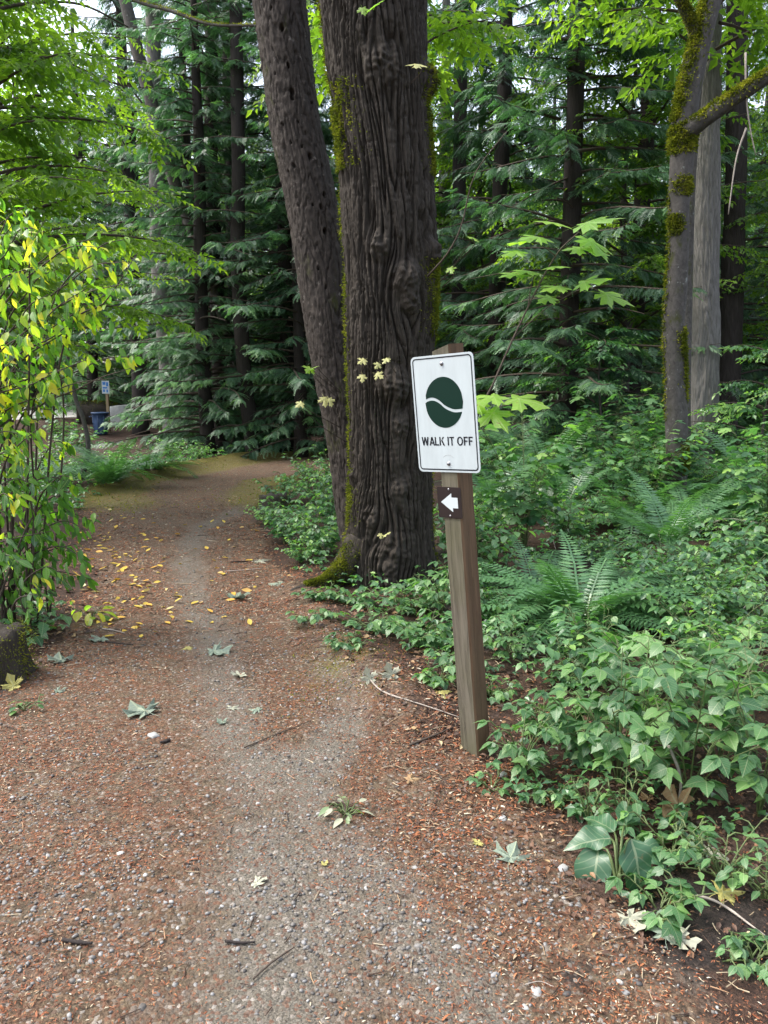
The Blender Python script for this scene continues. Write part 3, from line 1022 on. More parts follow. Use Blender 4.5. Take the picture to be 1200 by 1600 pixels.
# ------------------------------------------------------------------ moss tufts
def moss_patch(P, N, seed, size=0.02, spread=1.0, down=0.35):
    """short blades at surface points P with normals N"""
    r = np.random.default_rng(seed)
    n = len(P)
    D = norm(N + r.normal(0, 0.55 * spread, (n, 3)) + np.array([0, 0, -down]))
    NN = r.normal(0, 1, (n, 3))
    tv = np.array([(-0.22, 0, 0), (0.22, 0, 0), (0.16, 0.6, 0.05), (-0.16, 0.6, 0.05), (0, 1, -0.1)], float)
    tf = np.array([(0, 1, 2), (0, 2, 3), (3, 2, 4)])
    S = size * r.uniform(0.5, 1.4, n)
    V, Fc = inst(tv, tf, frames(D, NN, S), P - N * size * 0.2)
    w = noise(P[:, 0] * 9, P[:, 1] * 9, P[:, 2] * 9)
    ti = np.repeat(np.clip(0.5 + 0.5 * w + r.normal(0, 0.18, n), 0, 1), 3)
    return V, Fc, ti


def moss_on_tube(P, rad, spots, seed, size, per, bias_dir=None):
    """spots: (t0, t1, azimuth centre, half width rad) on a limb path with radius function"""
    r = np.random.default_rng(seed)
    n = len(P)
    T = norm(np.gradient(P, axis=0))
    ref = np.repeat(np.array([[0, 1.0, 0.05]]), n, 0) if np.abs(T[:, 2]).mean() > 0.6 else np.repeat(np.array([[0.03, 0.05, 1.0]]), n, 0)
    A = norm(np.cross(T, ref))
    B = np.cross(T, A)
    pts, nr = [], []
    for (t0, t1, direction, hw, k) in spots:
        d = norm(np.array(direction, float))
        t = t0 + (t1 - t0) * (r.beta(1.7, 1.7, k) if t1 - t0 < 0.3 else r.uniform(0, 1, k))
        # taper the patch towards its ends
        e = np.minimum((t - t0), (t1 - t)) / (t1 - t0) * 2
        i = np.minimum((t * (n - 1)).astype(int), n - 2)
        fr = (t * (n - 1) - i)[:, None]
        c = P[i] * (1 - fr) + P[i + 1] * fr
        a0 = np.arctan2((B[i] @ d), (A[i] @ d))
        a = a0 + r.normal(0, 1, k) * hw * (0.35 + 0.65 * np.sqrt(np.clip(e, 0, 1)))
        Nn = np.cos(a)[:, None] * A[i] + np.sin(a)[:, None] * B[i]
        rr = np.interp(t, np.linspace(0, 1, len(rad)), rad)
        lump = 1 + 0.08 * noise(c[:, 0] * 12 + np.cos(a) * 1.5, c[:, 2] * 12, np.sin(a) * 1.5 + seed)
        pts.append(c + Nn * (rr * lump)[:, None] + Nn * (np.abs(r.normal(0, 0.35, k)) * size)[:, None])
        nr.append(Nn)
    return moss_patch(np.concatenate(pts), np.concatenate(nr), seed, size)


def moss_part(root, res):
    V, Fc, ti = res
    o = part('moss', (V, Fc), M_moss, root, tint=ti, smooth=False)
    o['kind'] = 'stuff'
    return o


mtP = smooth_path([at(px, py, YT) for px, py in [(1056, 770), (1057, 705), (1055, 600), (1053, 500), (1060, 400), (1062, 300), (1068, 205), (1075, 150), (1094, 70), (1112, 0), (1128, -90)]], 120)
mtr = [w * 0.5 * YT / F_PX for w in [34, 32, 31, 31, 31, 32, 37, 34, 31, 29, 26]]
moss_part(mt, moss_on_tube(mtP, mtr, [(0.62, 0.96, (-1, -0.5, 0.5), 0.55, 5200), (0.555, 0.615, (-0.6, -1, 0), 1.2, 2600), (0.49, 0.525, (0.2, -1, 0), 0.7, 700), (0.43, 0.465, (-0.7, -0.8, 0), 0.45, 800), (0.24, 0.29, (0.8, -0.7, 0), 0.5, 600), (0.17, 0.26, (1, -0.2, 0), 0.4, 900), (0.15, 0.5, (-1, -0.1, 0), 0.25, 700), (0.05, 0.12, (0.6, -0.8, 0), 0.6, 600)], 1, 0.032, 1))
moss_part(mt, moss_on_tube(limb, [0.10, 0.085, 0.075, 0.07, 0.06], [(0.0, 1.0, (-0.2, -0.4, 1), 0.7, 5200)], 2, 0.03, 1))
moss_part(mt, moss_on_tube(limb2, [0.07, 0.055, 0.05, 0.04], [(0.0, 1.0, (-0.6, -0.4, 0.8), 0.8, 2200)], 3, 0.028, 1))
# dry hanging twigs on the limb
for pts in ([(1165, 82), (1166, 150), (1172, 200), (1181, 243)], [(1166, 200), (1150, 250), (1138, 335)]):
    part('hanging_twig', tube(smooth_path([at(px, py, YT - 0.4) for px, py in pts], 12), [0.012, 0.006], 5), M_twig_pale, mt)

# ------------------------------------------------------------------ main maple trunk
YM = 6.05
mp_px = [(609, 960), (609, 920), (610, 830), (611, 740), (610, 650), (611, 560), (612, 470), (610, 390), (604, 290), (597, 190), (590, 95), (583, 0), (574, -110), (560, -260)]
mp_w = [150, 146, 134, 130, 130, 134, 140, 143, 140, 142, 150, 158, 166, 172]
tree_base = np.array([at(609, 930, YM)[0], YM, 0.0])
tree_base[2] = float(G(tree_base[0], tree_base[1]))
mpP = [at(px, py, YM + 0.04) for px, py in mp_px]
mpR = [w * 0.5 * (YM) / F_PX * (0.985 - 0.02 * i / 13) for i, w in enumerate(mp_w)]
big = thing('big_maple', 'thick furrowed maple trunk with burls and moss behind the signpost', 'tree', tree_base)
NT, NZ = 470, 610
P = smooth_path(mpP, NZ)
rad = np.interp(np.linspace(0, 1, NZ), np.linspace(0, 1, len(mpR)), mpR)
sl = np.concatenate([[0], np.cumsum(np.linalg.norm(np.diff(P, axis=0), axis=1))])
th = np.linspace(0, 2 * np.pi, NT, endpoint=False)
TH, SS = np.meshgrid(th, sl)
RR = np.repeat(rad[:, None], NT, 1)


def surf_of_px(px, py):
    """(theta, s) on the main trunk seen at a pixel: theta 0 = +X, -pi/2 faces the camera"""
    i = int(np.argmin([abs(CY + F_PX * 0 - 0) * 0 + abs(project(p)[1] - py) for p in P]))
    cx = project(P[i])[0]
    w = rad[i] * F_PX / YM
    u = np.clip((px - cx) / w, -0.98, 0.98)
    return -math.acos(u), sl[i]


def project(p):
    d = np.array([p[0], p[1], p[2] - CAM_H])
    zf = d[1] * CP - d[2] * SP
    yu = d[1] * SP + d[2] * CP
    return CX + F_PX * d[0] / zf, CY - F_PX * yu / zf


# burls: px, py, size m, height m, kind
BURLS = [(592, 400, 0.075, 0.055), (632, 445, 0.10, 0.075), (640, 480, 0.07, 0.05), (672, 400, 0.08, 0.07), (615, 605, 0.10, 0.075), (600, 135, 0.12, 0.04), (668, 130, 0.10, 0.07), (625, 665, 0.07, 0.03),
         (625, 752, 0.08, 0.035), (580, 800, 0.07, 0.025), (612, 850, 0.13, 0.04), (606, 883, 0.09, 0.03), (660, 920, 0.10, 0.05), (553, 740, 0.06, 0.035)]
dth = np.zeros_like(TH)
dss = np.zeros_like(TH)
hump = np.zeros_like(TH)
rough_m = np.zeros_like(TH)
for (px, py, sz, hh_) in BURLS:
    t0, s0 = surf_of_px(px, py)
    du = (TH - t0 + np.pi) % (2 * np.pi) - np.pi
    du = du * RR
    ds = SS - s0
    g = np.exp(-(du ** 2 + (ds * 0.85) ** 2) / sz ** 2)
    g2 = np.exp(-(du ** 2 + (ds * 0.6) ** 2) / (sz * 2.0) ** 2)
    hh_ *= 0.95
    hump += hh_ * g - hh_ * 0.25 * np.exp(-(((du ** 2 + ds ** 2) ** 0.5 - sz * 1.5) / (sz * 0.5)) ** 2)
    rough_m = np.maximum(rough_m, g)
    dth += -0.55 * g2 * du / RR
    dss += -0.25 * g2 * ds
th2 = TH + dth
ss2 = SS + dss
warp = 0.35 * noise(np.cos(TH) * 2.0, np.sin(TH) * 2.0, SS * 1.1)
basemix = sstep(0.9, 0.1, SS)
kx = RR / 0.031
cxn, sxn = np.cos(th2 + warp * 0.07) * kx, np.sin(th2 + warp * 0.07) * kx
v1 = noise(cxn, sxn, ss2 / (0.55 - 0.3 * basemix))
v2 = noise(cxn * 1.9 + 7, sxn * 1.9, ss2 / 0.30 + 3)
rid = np.clip((np.abs(v1) - 0.03) / 0.22, 0, 1) ** 0.6
rid2 = np.clip(np.abs(v2) / 0.22, 0, 1) ** 0.6
fine = noise(np.cos(th2) * RR / 0.012, np.sin(th2) * RR / 0.012, ss2 / 0.13)
lump = noise(np.cos(TH) * RR / 0.035, np.sin(TH) * RR / 0.035, SS / 0.035)
big_l = noise(np.cos(TH) * 1.3, np.sin(TH) * 1.3, SS * 1.6 + 4)
disp = (rid - 1) * 0.050 * (1 - 0.5 * rough_m) + (rid2 - 1) * 0.012 + fine * 0.006 - 0.008 * sstep(0.30, 0.42, noise(cxn * 0.6, sxn * 0.6, ss2 / 0.06)) - 0.003 * sstep(0.1, 0.2, noise(cxn * 1.3 + 4, sxn * 1.3, ss2 / 0.03)) + 0.012 + hump + rough_m * lump * 0.034 + big_l * 0.012
# root flare with lobes
fl = np.exp(-np.maximum(SS - 0.12, 0) / 0.20)
lobe = 0.5 + 0.5 * np.cos(3 * (TH - 3.6)) + 0.3 * np.cos(5 * TH + 1)
disp += fl * (0.02 + 0.07 * np.clip(lobe, 0, 2)) + 0.10 * fl * np.exp(-(((TH - np.pi + np.pi) % (2 * np.pi) - np.pi) / 0.45) ** 2)
rr2 = RR + disp
T = norm(np.gradient(P, axis=0))
V = P[:, None, :] + rr2[..., None] * np.stack([np.cos(TH), np.sin(TH), np.zeros_like(TH)], -1)
i, j = np.meshgrid(np.arange(NZ - 1), np.arange(NT), indexing='ij')
a, b2 = i * NT + j, i * NT + (j + 1) % NT
Fq = np.stack([a, b2, b2 + NT, a + NT], -1).reshape(-1, 4)
part('trunk', (V.reshape(-1, 3), Fq), M_bark_maple, big)
Vgrid = V


def moss_on_grid(spots, seed, size):
    """spots: (theta, half width theta, s0, s1, count)"""
    r = np.random.default_rng(seed)
    pts, nr = [], []
    for (t0, tw, s0, s1, k) in spots:
        t = t0 + r.normal(0, 1, k) * tw
        s = r.uniform(s0, s1, k)
        keep = noise(np.cos(t) * 6, s * 5, np.sin(t) * 6 + seed) > -0.30 - 0.25 * np.minimum(s - s0, s1 - s) / (s1 - s0)
        t, s = t[keep], s[keep]
        ii_ = np.clip(np.searchsorted(sl, s), 1, NZ - 2)
        jj_ = ((t % (2 * np.pi)) / (2 * np.pi) * NT).astype(int) % NT
        p = Vgrid[ii_, jj_]
        n_ = np.stack([np.cos(t), np.sin(t), np.zeros(len(t))], -1)
        pts.append(p + n_ * (np.abs(r.normal(0, 0.6, len(t))) * size)[:, None])
        nr.append(n_)
    return moss_patch(np.concatenate(pts), np.concatenate(nr), seed, size)


_, s270 = surf_of_px(530, 275)
_, s170 = surf_of_px(530, 165)
_, s400 = surf_of_px(600, 400)
_, s530 = surf_of_px(600, 530)
_, s110 = surf_of_px(600, 110)
_, s270r = surf_of_px(600, 280)
moss_part(big, moss_on_grid([(np.pi + 0.35, 0.28, s270, s170 + 0.1, 5200), (np.pi, 0.16, 0.3, s400, 5200), (np.pi - 0.1, 0.12, s400, sl[-1] * 0.97, 3800), (np.pi + 0.28, 0.26, 0.02, 0.55, 4200),
                            (-0.28, 0.2, s530, s400 - 0.05, 4200), (-0.15, 0.16, s270r, s110, 3200), (np.pi + 0.55, 0.25, 0.0, 0.25, 2200), (np.pi + 0.2, 0.2, 0.75, 1.05, 1200), (-0.05, 0.15, 0.2, s530, 1200)], 5, 0.017))

# mossy root to the left
_rp = [(-0.22, -0.08, 0.30), (-0.36, -0.17, 0.12), (-0.50, -0.26, 0.02), (-0.68, -0.36, -0.015), (-0.92, -0.46, -0.06)]
rootP = smooth_path([np.array([tree_base[0] + a_, tree_base[1] + b_, float(G(tree_base[0] + a_, tree_base[1] + b_)) + c_]) for a_, b_, c_ in _rp], 24)
part('root', trunk_geo(rootP, [0.11, 0.075, 0.045, 0.030, 0.012], 18, 50, 8, 0.055), M_bark_maple, big)
moss_part(big, moss_on_tube(rootP, [0.115, 0.08, 0.047, 0.032, 0.012], [(0.0, 0.7, (-0.3, -0.5, 1), 0.9, 4200)], 9, 0.018, 1))
# ------------------------------------------------------------------ pecked leaning trunk behind the maple
YD = 6.9
dp = [(590, 930), (576, 870), (562, 790), (548, 700), (532, 607), (516, 520), (499, 400), (483, 300), (463, 200), (449, 100), (436, 0), (418, -120), (398, -260)]
dw = [86, 80, 75, 73, 73, 74, 76, 77, 76, 74, 73, 72, 70]
dP = [at(px, py, YD) for px, py in dp]
dR = [w * 0.5 * YD / F_PX for w in dw]
dead_base = np.array([dP[0][0], YD, float(G(dP[0][0], YD))])
dead = thing('pecked_trunk', 'leaning dark trunk full of woodpecker holes, left behind the thick maple', 'tree', dead_base)
NT2, NZ2 = 200, 420
P2 = smooth_path(dP, NZ2)
rad2 = np.interp(np.linspace(0, 1, NZ2), np.linspace(0, 1, len(dR)), dR)
sl2 = np.concatenate([[0], np.cumsum(np.linalg.norm(np.diff(P2, axis=0), axis=1))])
th = np.linspace(0, 2 * np.pi, NT2, endpoint=False)
TH2, SS2 = np.meshgrid(th, sl2)
RR2 = np.repeat(rad2[:, None], NT2, 1)
v = noise(np.cos(TH2) * RR2 / 0.03, np.sin(TH2) * RR2 / 0.03, SS2 / 0.07)
v3 = noise(np.cos(TH2) * RR2 / 0.015, np.sin(TH2) * RR2 / 0.015, SS2 / 0.03)
v4 = noise(np.cos(TH2) * 1.5, np.sin(TH2) * 1.5, SS2 * 1.4 + 2)
d2 = v * 0.008 + v3 * 0.006 + v4 * 0.014 - 0.012 * (np.abs(noise(np.cos(TH2) * RR2 / 0.05 + 3, np.sin(TH2) * RR2 / 0.05, SS2 / 0.25)) < 0.07)
HOLES = [(446, 62, 0.020), (455, 118, 0.014), (461, 158, 0.022), (461, 168, 0.018), (489, 170, 0.010), (448, 208, 0.010), (460, 235, 0.010), (488, 256, 0.018), (464, 270, 0.014), (456, 278, 0.011), (505, 268, 0.011), (438, 288, 0.010), (508, 313, 0.018), (504, 332, 0.016), (492, 330, 0.010), (510, 368, 0.020), (470, 205, 0.008), (476, 240, 0.009), (436, 130, 0.008), (500, 425, 0.010), (512, 455, 0.010), (478, 380, 0.008), (470, 330, 0.009), (430, 30, 0.012), (452, 335, 0.008)]
for (px, py, sz) in HOLES:
    sz *= 0.82
    i = int(np.argmin([abs(project(p)[1] - py) for p in P2]))
    u = np.clip((px - project(P2[i])[0]) / (rad2[i] * F_PX / YD), -0.95, 0.95)
    t0 = -math.acos(u)
    du = ((TH2 - t0 + np.pi) % (2 * np.pi) - np.pi) * RR2
    ds = SS2 - sl2[i]
    wv_ = 1 + 0.5 * noise(du / sz * 0.9 + px, ds / sz * 0.9, py)
    q = ((du / sz) ** 2 + (ds / (sz * 1.45)) ** 2) * wv_
    d2 += -0.07 * np.exp(-q ** 2.0) + 0.006 * np.exp(-((np.sqrt(q) - 1.4) / 0.35) ** 2)
V = P2[:, None, :] + (RR2 + d2)[..., None] * np.stack([np.cos(TH2), np.sin(TH2), np.zeros_like(TH2)], -1)
i, j = np.meshgrid(np.arange(NZ2 - 1), np.arange(NT2), indexing='ij')
a, b2 = i * NT2 + j, i * NT2 + (j + 1) % NT2
part('trunk', (V.reshape(-1, 3), np.stack([a, b2, b2 + NT2, a + NT2], -1).reshape(-1, 4)), M_bark_dead, dead)

# ------------------------------------------------------------------ leaf meshes for single leaf objects


def maplemesh(name, t, mat):
    V, Fc = t
    n = (len(V) - 7) // 2
    u = np.full(len(V), 0.12)
    u[0] = 0
    u[1:1 + n] = 0.06
    for k in (2, 8, 15, 22, 28):
        u[1 + k] = 0
        u[1 + n + k] = 0
    v = np.hypot(V[:, 0], V[:, 1] - 0.2)
    return mesh(name, V, Fc, mat, smooth=False, attrs={'leaf_u': u, 'leaf_v': v})


MAPLE_ME = [maplemesh('maple_leaf', maple(s, 0.22, 0.05), M_maple_leaf) for s in range(3)]
MAPLE_PALE_ME = [maplemesh('maple_leaf', maple(s + 5, 0.3, 0.09), M_maple_pale) for s in range(2)]
def leafmesh(t, mat):
    return mesh('leaf', t[0], t[1], mat, attrs={'leaf_u': t[0][:, 0], 'leaf_v': t[0][:, 1]})


PLUM_T = [ovate(4, 0.21, 0.25, 0.35, 0.95), ovate(4, 0.17, 0.6, 0.45, 0.95), ovate(4, 0.24, 0.12, 0.3, 0.9)]
PLUM_ME = [leafmesh(t, M_plum_o) for t in PLUM_T]
TOOTH_T = [ovate(7, 0.33, 0.25, 0.18, 0.75, 0.08), ovate(7, 0.36, 0.35, 0.14, 0.7, 0.08), ovate(5, 0.30, 0.18, 0.2, 0.8, 0.06)]
TOOTH_ME = [leafmesh(t, M_under_o) for t in TOOTH_T]
PALM_ME = [maplemesh('leaf', maple(s + 20, 0.25, 0.05), M_under_o) for s in range(2)]
def wavy(t, a):
    V, Fc = t
    V = V.copy()
    V[:, 2] += a * np.abs(V[:, 0]) * np.sin(V[:, 1] * 14 + np.sign(V[:, 0]))
    V[:, 0] += 0.05 * np.sin(V[:, 1] * 3)
    return V, Fc


DOCK_ME = [leafmesh(wavy(ovate(14, 0.30, 0.35, 0.25, 0.62), 0.22), M_dock), leafmesh(wavy(ovate(14, 0.28, 0.55, 0.3, 0.66), 0.25), M_dock)]


def put(name, me, root, pos, M):
    """leaf object under an unrotated root, M 3x3 (columns, scaled)"""
    o = bpy.data.objects.new(name, me)
    COL.objects.link(o)
    o.parent = root
    W = np.eye(4)
    W[:3, :3] = M
    W[:3, 3] = np.asarray(pos) - world_loc(root)
    o.matrix_local = Matrix(W.tolist())
    return o


def fr1(D, N, S):
    return frames(np.array([D], float), np.array([N], float), np.array([S], float))[0]


# shoots on the big maple
def shoot(root, pts, r0, mat=M_twig, name='twig'):
    P_ = smooth_path(pts, 14)
    return part(name, tube(P_, [r0, r0 * 0.4], 5), mat, root)


shoot(big, [at(668, 432, 5.75), at(700, 395, 5.6), at(722, 350, 5.5), at(742, 272, 5.4), at(792, 205, 5.3)], 0.008)
shoot(big, [at(688, 440, 5.8), at(706, 420, 5.6), at(735, 378, 5.4)], 0.004)
for (px, py, Y, s, me) in [(703, 424, 5.6, 0.10, 0), (735, 376, 5.4, 0.13, 0), (652, 106, 5.45, 0.17, 1), (585, 16, 5.4, 0.16, 0), (566, 18, 5.4, 0.10, 0), (570, 568, 5.62, 0.10, 1), (588, 590, 5.6, 0.10, 1), (592, 574, 5.6, 0.08, 1), (606, 566, 5.62, 0.09, 1), (566, 592, 5.6, 0.09, 1), (607, 838, 5.62, 0.11, 1), (594, 840, 5.64, 0.06, 1)]:
    a_ = rng.uniform(-0.8, 0.8)
    shoot(big, [at(px + (18 if px < 640 else -12), py + 26, 5.80), at(px + 6, py + 6, 5.66), at(px, py - 6, Y)], 0.0042)
    put('leaf', (MAPLE_PALE_ME if me else MAPLE_ME)[rng.integers(2)], big, at(px, py - 6, Y), fr1([math.sin(a_) * 0.9, -0.5, -0.35 + rng.normal(0, .3)], [rng.normal(0, .4), -0.4 + rng.normal(0, .3), 0.8], s * 0.65))
for pts in ([at(560, 590, 5.75), at(570, 570, 5.66)], [at(600, 605, 5.75), at(592, 578, 5.65)], [at(604, 850, 5.75), at(607, 836, 5.66)], [at(655, 130, 5.7), at(652, 106, 5.5)]):
    shoot(big, pts, 0.003)
# shoots on the leaning trunk
shoot(dead, [at(540, 690, 6.7), at(505, 668, 6.5), at(474, 640, 6.3)], 0.005)
shoot(dead, [at(528, 622, 6.68), at(500, 598, 6.4), at(488, 585, 6.3)], 0.003)
for (px, py, s, me) in [(472, 634, 0.10, 1), (506, 626, 0.12, 1), (514, 628, 0.10, 1), (486, 580, 0.14, 0), (494, 578, 0.11, 0)]:
    a_ = rng.uniform(-0.9, 0.9)
    shoot(dead, [at(532, py + 34, 6.66), at(px + 12, py + 8, 6.4), at(px, py - 5, 6.3)], 0.004)
    put('leaf', (MAPLE_PALE_ME if me else MAPLE_ME)[rng.integers(2)], dead, at(px, py - 5, 6.3), fr1([math.sin(a_), -0.4, -0.4 + rng.normal(0, .3)], [rng.normal(0, .4), -0.4, 0.8], s * 0.7))

# ------------------------------------------------------------------ trail sign
base = gpt(744, 1172)
top = at(699, 538, base[1] * 0.985)
zax = norm(top - base)
yaw = R(43)
xax = np.array([math.cos(yaw), -math.sin(yaw), 0.0])
xax = norm(xax - zax * (xax @ zax))
yax = np.cross(zax, xax)      # points away from the viewer
PH = float(np.linalg.norm(top - base))
SM = np.eye(4)
SM[:3, 0], SM[:3, 1], SM[:3, 2], SM[:3, 3] = xax, yax, zax, base


def wood_mat(name, dark, light, green):
    m, nt, out = new_mat(name)
    b = NB(nt)
    v = b.coord((1, 1, 0.06))
    f = b.noise(v, 55, 6, 0.65, 0.4)
    c = b.ramp(f, [(0.25, dark), (0.75, light)])
    lo = b.noise(b.coord((1, 1, 0.5)), 5, 4)
    c = b.mix(b.ramp(lo, [(0.4, (0, 0, 0)), (0.7, (0.7, 0.7, 0.7))]), c, green)
    b.l(b.bsdf(c, 0.85, 0.2, b.bump(b.ramp(f, [(0.35, (0, 0, 0)), (0.5, (1, 1, 1))]), 0.7, 0.003)), out.inputs['Surface'])
    return m


M_post_front = wood_mat('weathered_post_wood', (0.070, 0.060, 0.043), (0.175, 0.155, 0.118), (0.095, 0.095, 0.048))
M_post_side = wood_mat('brown_post_wood', (0.075, 0.044, 0.025), (0.19, 0.115, 0.068), (0.12, 0.085, 0.05))
M_sign = simple('white_sign_sheet', (0.44, 0.495, 0.505), 0.38, 0.5, 7, 0.07, scale3=(3, 1, 0.7))
M_black = simple('black_print', (0.008, 0.009, 0.014), 0.5, 0.2)
M_green = simple('dark_green_print', (0.002, 0.020, 0.013), 0.5, 0.15)
M_brown = simple('brown_sign_sheet', (0.018, 0.011, 0.010), 0.5, 0.3, 12, 0.2)
M_white = simple('white_print', (0.52, 0.57, 0.58), 0.4)
M_bolt = simple('bolt_steel', (0.25, 0.25, 0.26), 0.35, 0.5, 60, 0.3, metal=0.9)

sign = link('trail_sign', None, None)
sign.matrix_world = Matrix(SM.tolist())
tag(sign, 'white WALK IT OFF sign with green emblem and arrow plate on leaning wooden post', 'sign')
PW = 0.092
hw = PW / 2


def bevel_post():
    c = 0.007
    pl = np.array([(-hw + c, -hw), (hw - c, -hw), (hw, -hw + c), (hw, hw - c), (hw - c, hw), (-hw + c, hw), (-hw, hw - c), (-hw, -hw + c)])
    zs = np.linspace(-0.35, PH - 0.012, 30)
    r = np.random.default_rng(2)
    V = []
    for z in zs:
        for p_ in pl:
            q = p_ * (1 + r.normal(0, 0.004))
            V.append((q[0], q[1], z + (0.012 * (p_[0] / hw) if z > PH - 0.02 else 0)))
    n = 8
    Fq, mi = [], []
    for a in range(len(zs) - 1):
        for e in range(n):
            Fq.append((a * n + e, a * n + (e + 1) % n, (a + 1) * n + (e + 1) % n, (a + 1) * n + e))
            mi.append(0 if e in (0, 7) else 1)
    V = np.array(V)
    Fq = np.array(Fq)
    k = (len(zs) - 1) * n
    capf = [(k, k + 1, k + 2, k + 3), (k, k + 3, k + 4, k + 7), (k + 7, k + 4, k + 5, k + 6)]
    Fq = np.vstack([Fq, capf])
    mi += [1, 1, 1]
    return V, Fq, mi


V, Fq, mi = bevel_post()
link('post', mesh('post', V, Fq, [M_post_front, M_post_side], mi=mi, smooth=False), sign)


def rrect(w, h, r, n=6):
    out = []
    for cx_, cz_, a0 in ((w / 2 - r, h / 2 - r, 0), (-w / 2 + r, h / 2 - r, 90), (-w / 2 + r, -h / 2 + r, 180), (w / 2 - r, -h / 2 + r, 270)):
        for a in np.linspace(a0, a0 + 90, n):
            out.append((cx_ + r * math.cos(R(a)), cz_ + r * math.sin(R(a))))
    return np.array(out)


SW, SH = 0.305, 0.452
ys = -hw - 0.003
# sign centre height along the post
zc = PH * (1172 - 637) / (1172 - 538.0)
panel = link('sign_panel', mesh('sign_panel', *prism(rrect(SW, SH, 0.02), 0, -0.0025), M_sign, smooth=False), sign, (0.004, ys, zc))
yp = -0.0032


def ring(o_, i_, y):
    n = len(o_)
    V = np.vstack([np.column_stack([o_[:, 0], np.full(n, y), o_[:, 1]]), np.column_stack([i_[:, 0], np.full(n, y), i_[:, 1]])])
    e = np.arange(n)
    e2 = (e + 1) % n
    return V, np.vstack([np.column_stack([e, e2, e2 + n]), np.column_stack([e, e2 + n, e + n])])


link('border', mesh('border', *ring(rrect(SW - 0.016, SH - 0.016, 0.015), rrect(SW - 0.0255, SH - 0.0255, 0.011), yp), M_black, smooth=False), panel)
# emblem of two halves parted by a white wave
ex, ez, ecz = 0.0925, 0.0975, 0.045
wx = np.array([-1.05, -0.8, -0.53, -0.25, 0.02, 0.29, 0.57, 1.05])
wz = np.array([0.05, 0.14, 0.145, 0.035, -0.16, -0.28, -0.345, -0.32])
xs = np.linspace(-1, 1, 41)
_w = smooth_path(np.column_stack([wx, wz]), 80)
wave = lambda x: np.interp(x, _w[:, 0], _w[:, 1])


def half(sg):
    g = 0.058
    inner, outer = [], []
    for x in xs:
        y = wave(x) + sg * g
        lim = math.sqrt(max(0, 1 - x * x))
        o_ = sg * lim
        if sg * (o_ - y) > 0:
            inner.append((x, y if abs(y) < lim or sg * y > -lim else -sg * lim))
            outer.append((x, o_))
    pts = np.array(outer + inner[::-1])
    return np.column_stack([pts[:, 0] * ex, pts[:, 1] * ez + ecz])


for sg in (1, -1):
    link('emblem', mesh('emblem', *prism(half(sg), yp + 0.0006, yp), M_green, smooth=False), panel)


# lettering
def bar(x0, z0, x1, z1, w):
    d = np.array([x1 - x0, z1 - z0])
    n = np.array([-d[1], d[0]]) / np.linalg.norm(d) * w / 2
    return np.array([(x0 - n[0], z0 - n[1]), (x1 - n[0], z1 - n[1]), (x1 + n[0], z1 + n[1]), (x0 + n[0], z0 + n[1])])


def slab(xb0, xb1, xt0, xt1, z0=0.0, z1=1.0):
    return np.array([(xb0, z0), (xb1, z0), (xt1, z1), (xt0, z1)])


sw_ = 0.17
LET = {
    'W': (0.98, [slab(0.17, 0.34, 0.0, 0.17), slab(0.17, 0.34, 0.405, 0.56), slab(0.64, 0.81, 0.42, 0.575), slab(0.64, 0.81, 0.81, 0.98)]),
    'A': (0.74, [slab(0.0, 0.17, 0.27, 0.46), slab(0.57, 0.74, 0.28, 0.47), slab(0.13, 0.61, 0.16, 0.58, 0.22, 0.37)]),
    'L': (0.54, [slab(0, sw_, 0, sw_), slab(0, 0.54, 0, 0.54, 0, 0.15)]),
    'K': (0.70, [slab(0, sw_, 0, sw_), slab(0.14, 0.14, 0.48, 0.68, 0.36, 1.0) + np.array([[0, 0], [0.0, 0.0], [0, 0], [0, 0]]), slab(0.50, 0.70, 0.25, 0.40, 0.0, 0.62)]),
    'I': (0.19, [slab(0.01, 0.18, 0.01, 0.18)]),
    'T': (0.60, [slab(0.215, 0.385, 0.215, 0.385), slab(0, 0.60, 0, 0.60, 0.85, 1.0)]),
    'F': (0.54, [slab(0, sw_, 0, sw_), slab(0, 0.54, 0, 0.54, 0.85, 1.0), slab(0, 0.48, 0, 0.48, 0.43, 0.58)]),
}
LH = 0.0335


def letters(text, width, x0, z0, y):
    seq, x = [], 0.0
    for ch in text:
        if ch == ' ':
            x += 0.30
            continue
        if ch == 'O':
            seq.append((ch, x))
            x += 0.78 + 0.10
        else:
            seq.append((ch, x))
            x += LET[ch][0] + (0.02 if ch in 'A' else 0.09)
    x -= 0.09
    k = width / x
    res = []
    for ch, lx in seq:
        gp = []
        if ch == 'O':
            t = np.linspace(0, 2 * np.pi, 28, endpoint=False)
            o_ = np.column_stack([(0.39 + 0.39 * np.cos(t)) * k, (0.5 + 0.52 * np.sin(t)) * LH])
            i_ = np.column_stack([(0.39 + 0.215 * np.cos(t)) * k, (0.5 + 0.37 * np.sin(t)) * LH])
            off = np.array([x0 + lx * k, z0])
            gp.append(ring(o_ + off, i_ + off, y))
        else:
            for q, pl in enumerate(LET[ch][1]):
                p_ = np.column_stack([x0 + (lx + pl[:, 0]) * k, z0 + pl[:, 1] * LH])
                V = np.column_stack([p_[:, 0], np.full(4, y - 0.00025 * q), p_[:, 1]])
                gp.append((V, np.array([[0, 1, 2], [0, 2, 3]])))
        res.append((ch, cat(gp)))
    return res


for ch, vf in letters('WALK IT OFF', 0.252, -0.126, -0.121, yp):
    link('letter', mesh('letter', *vf, M_black, smooth=False), panel)


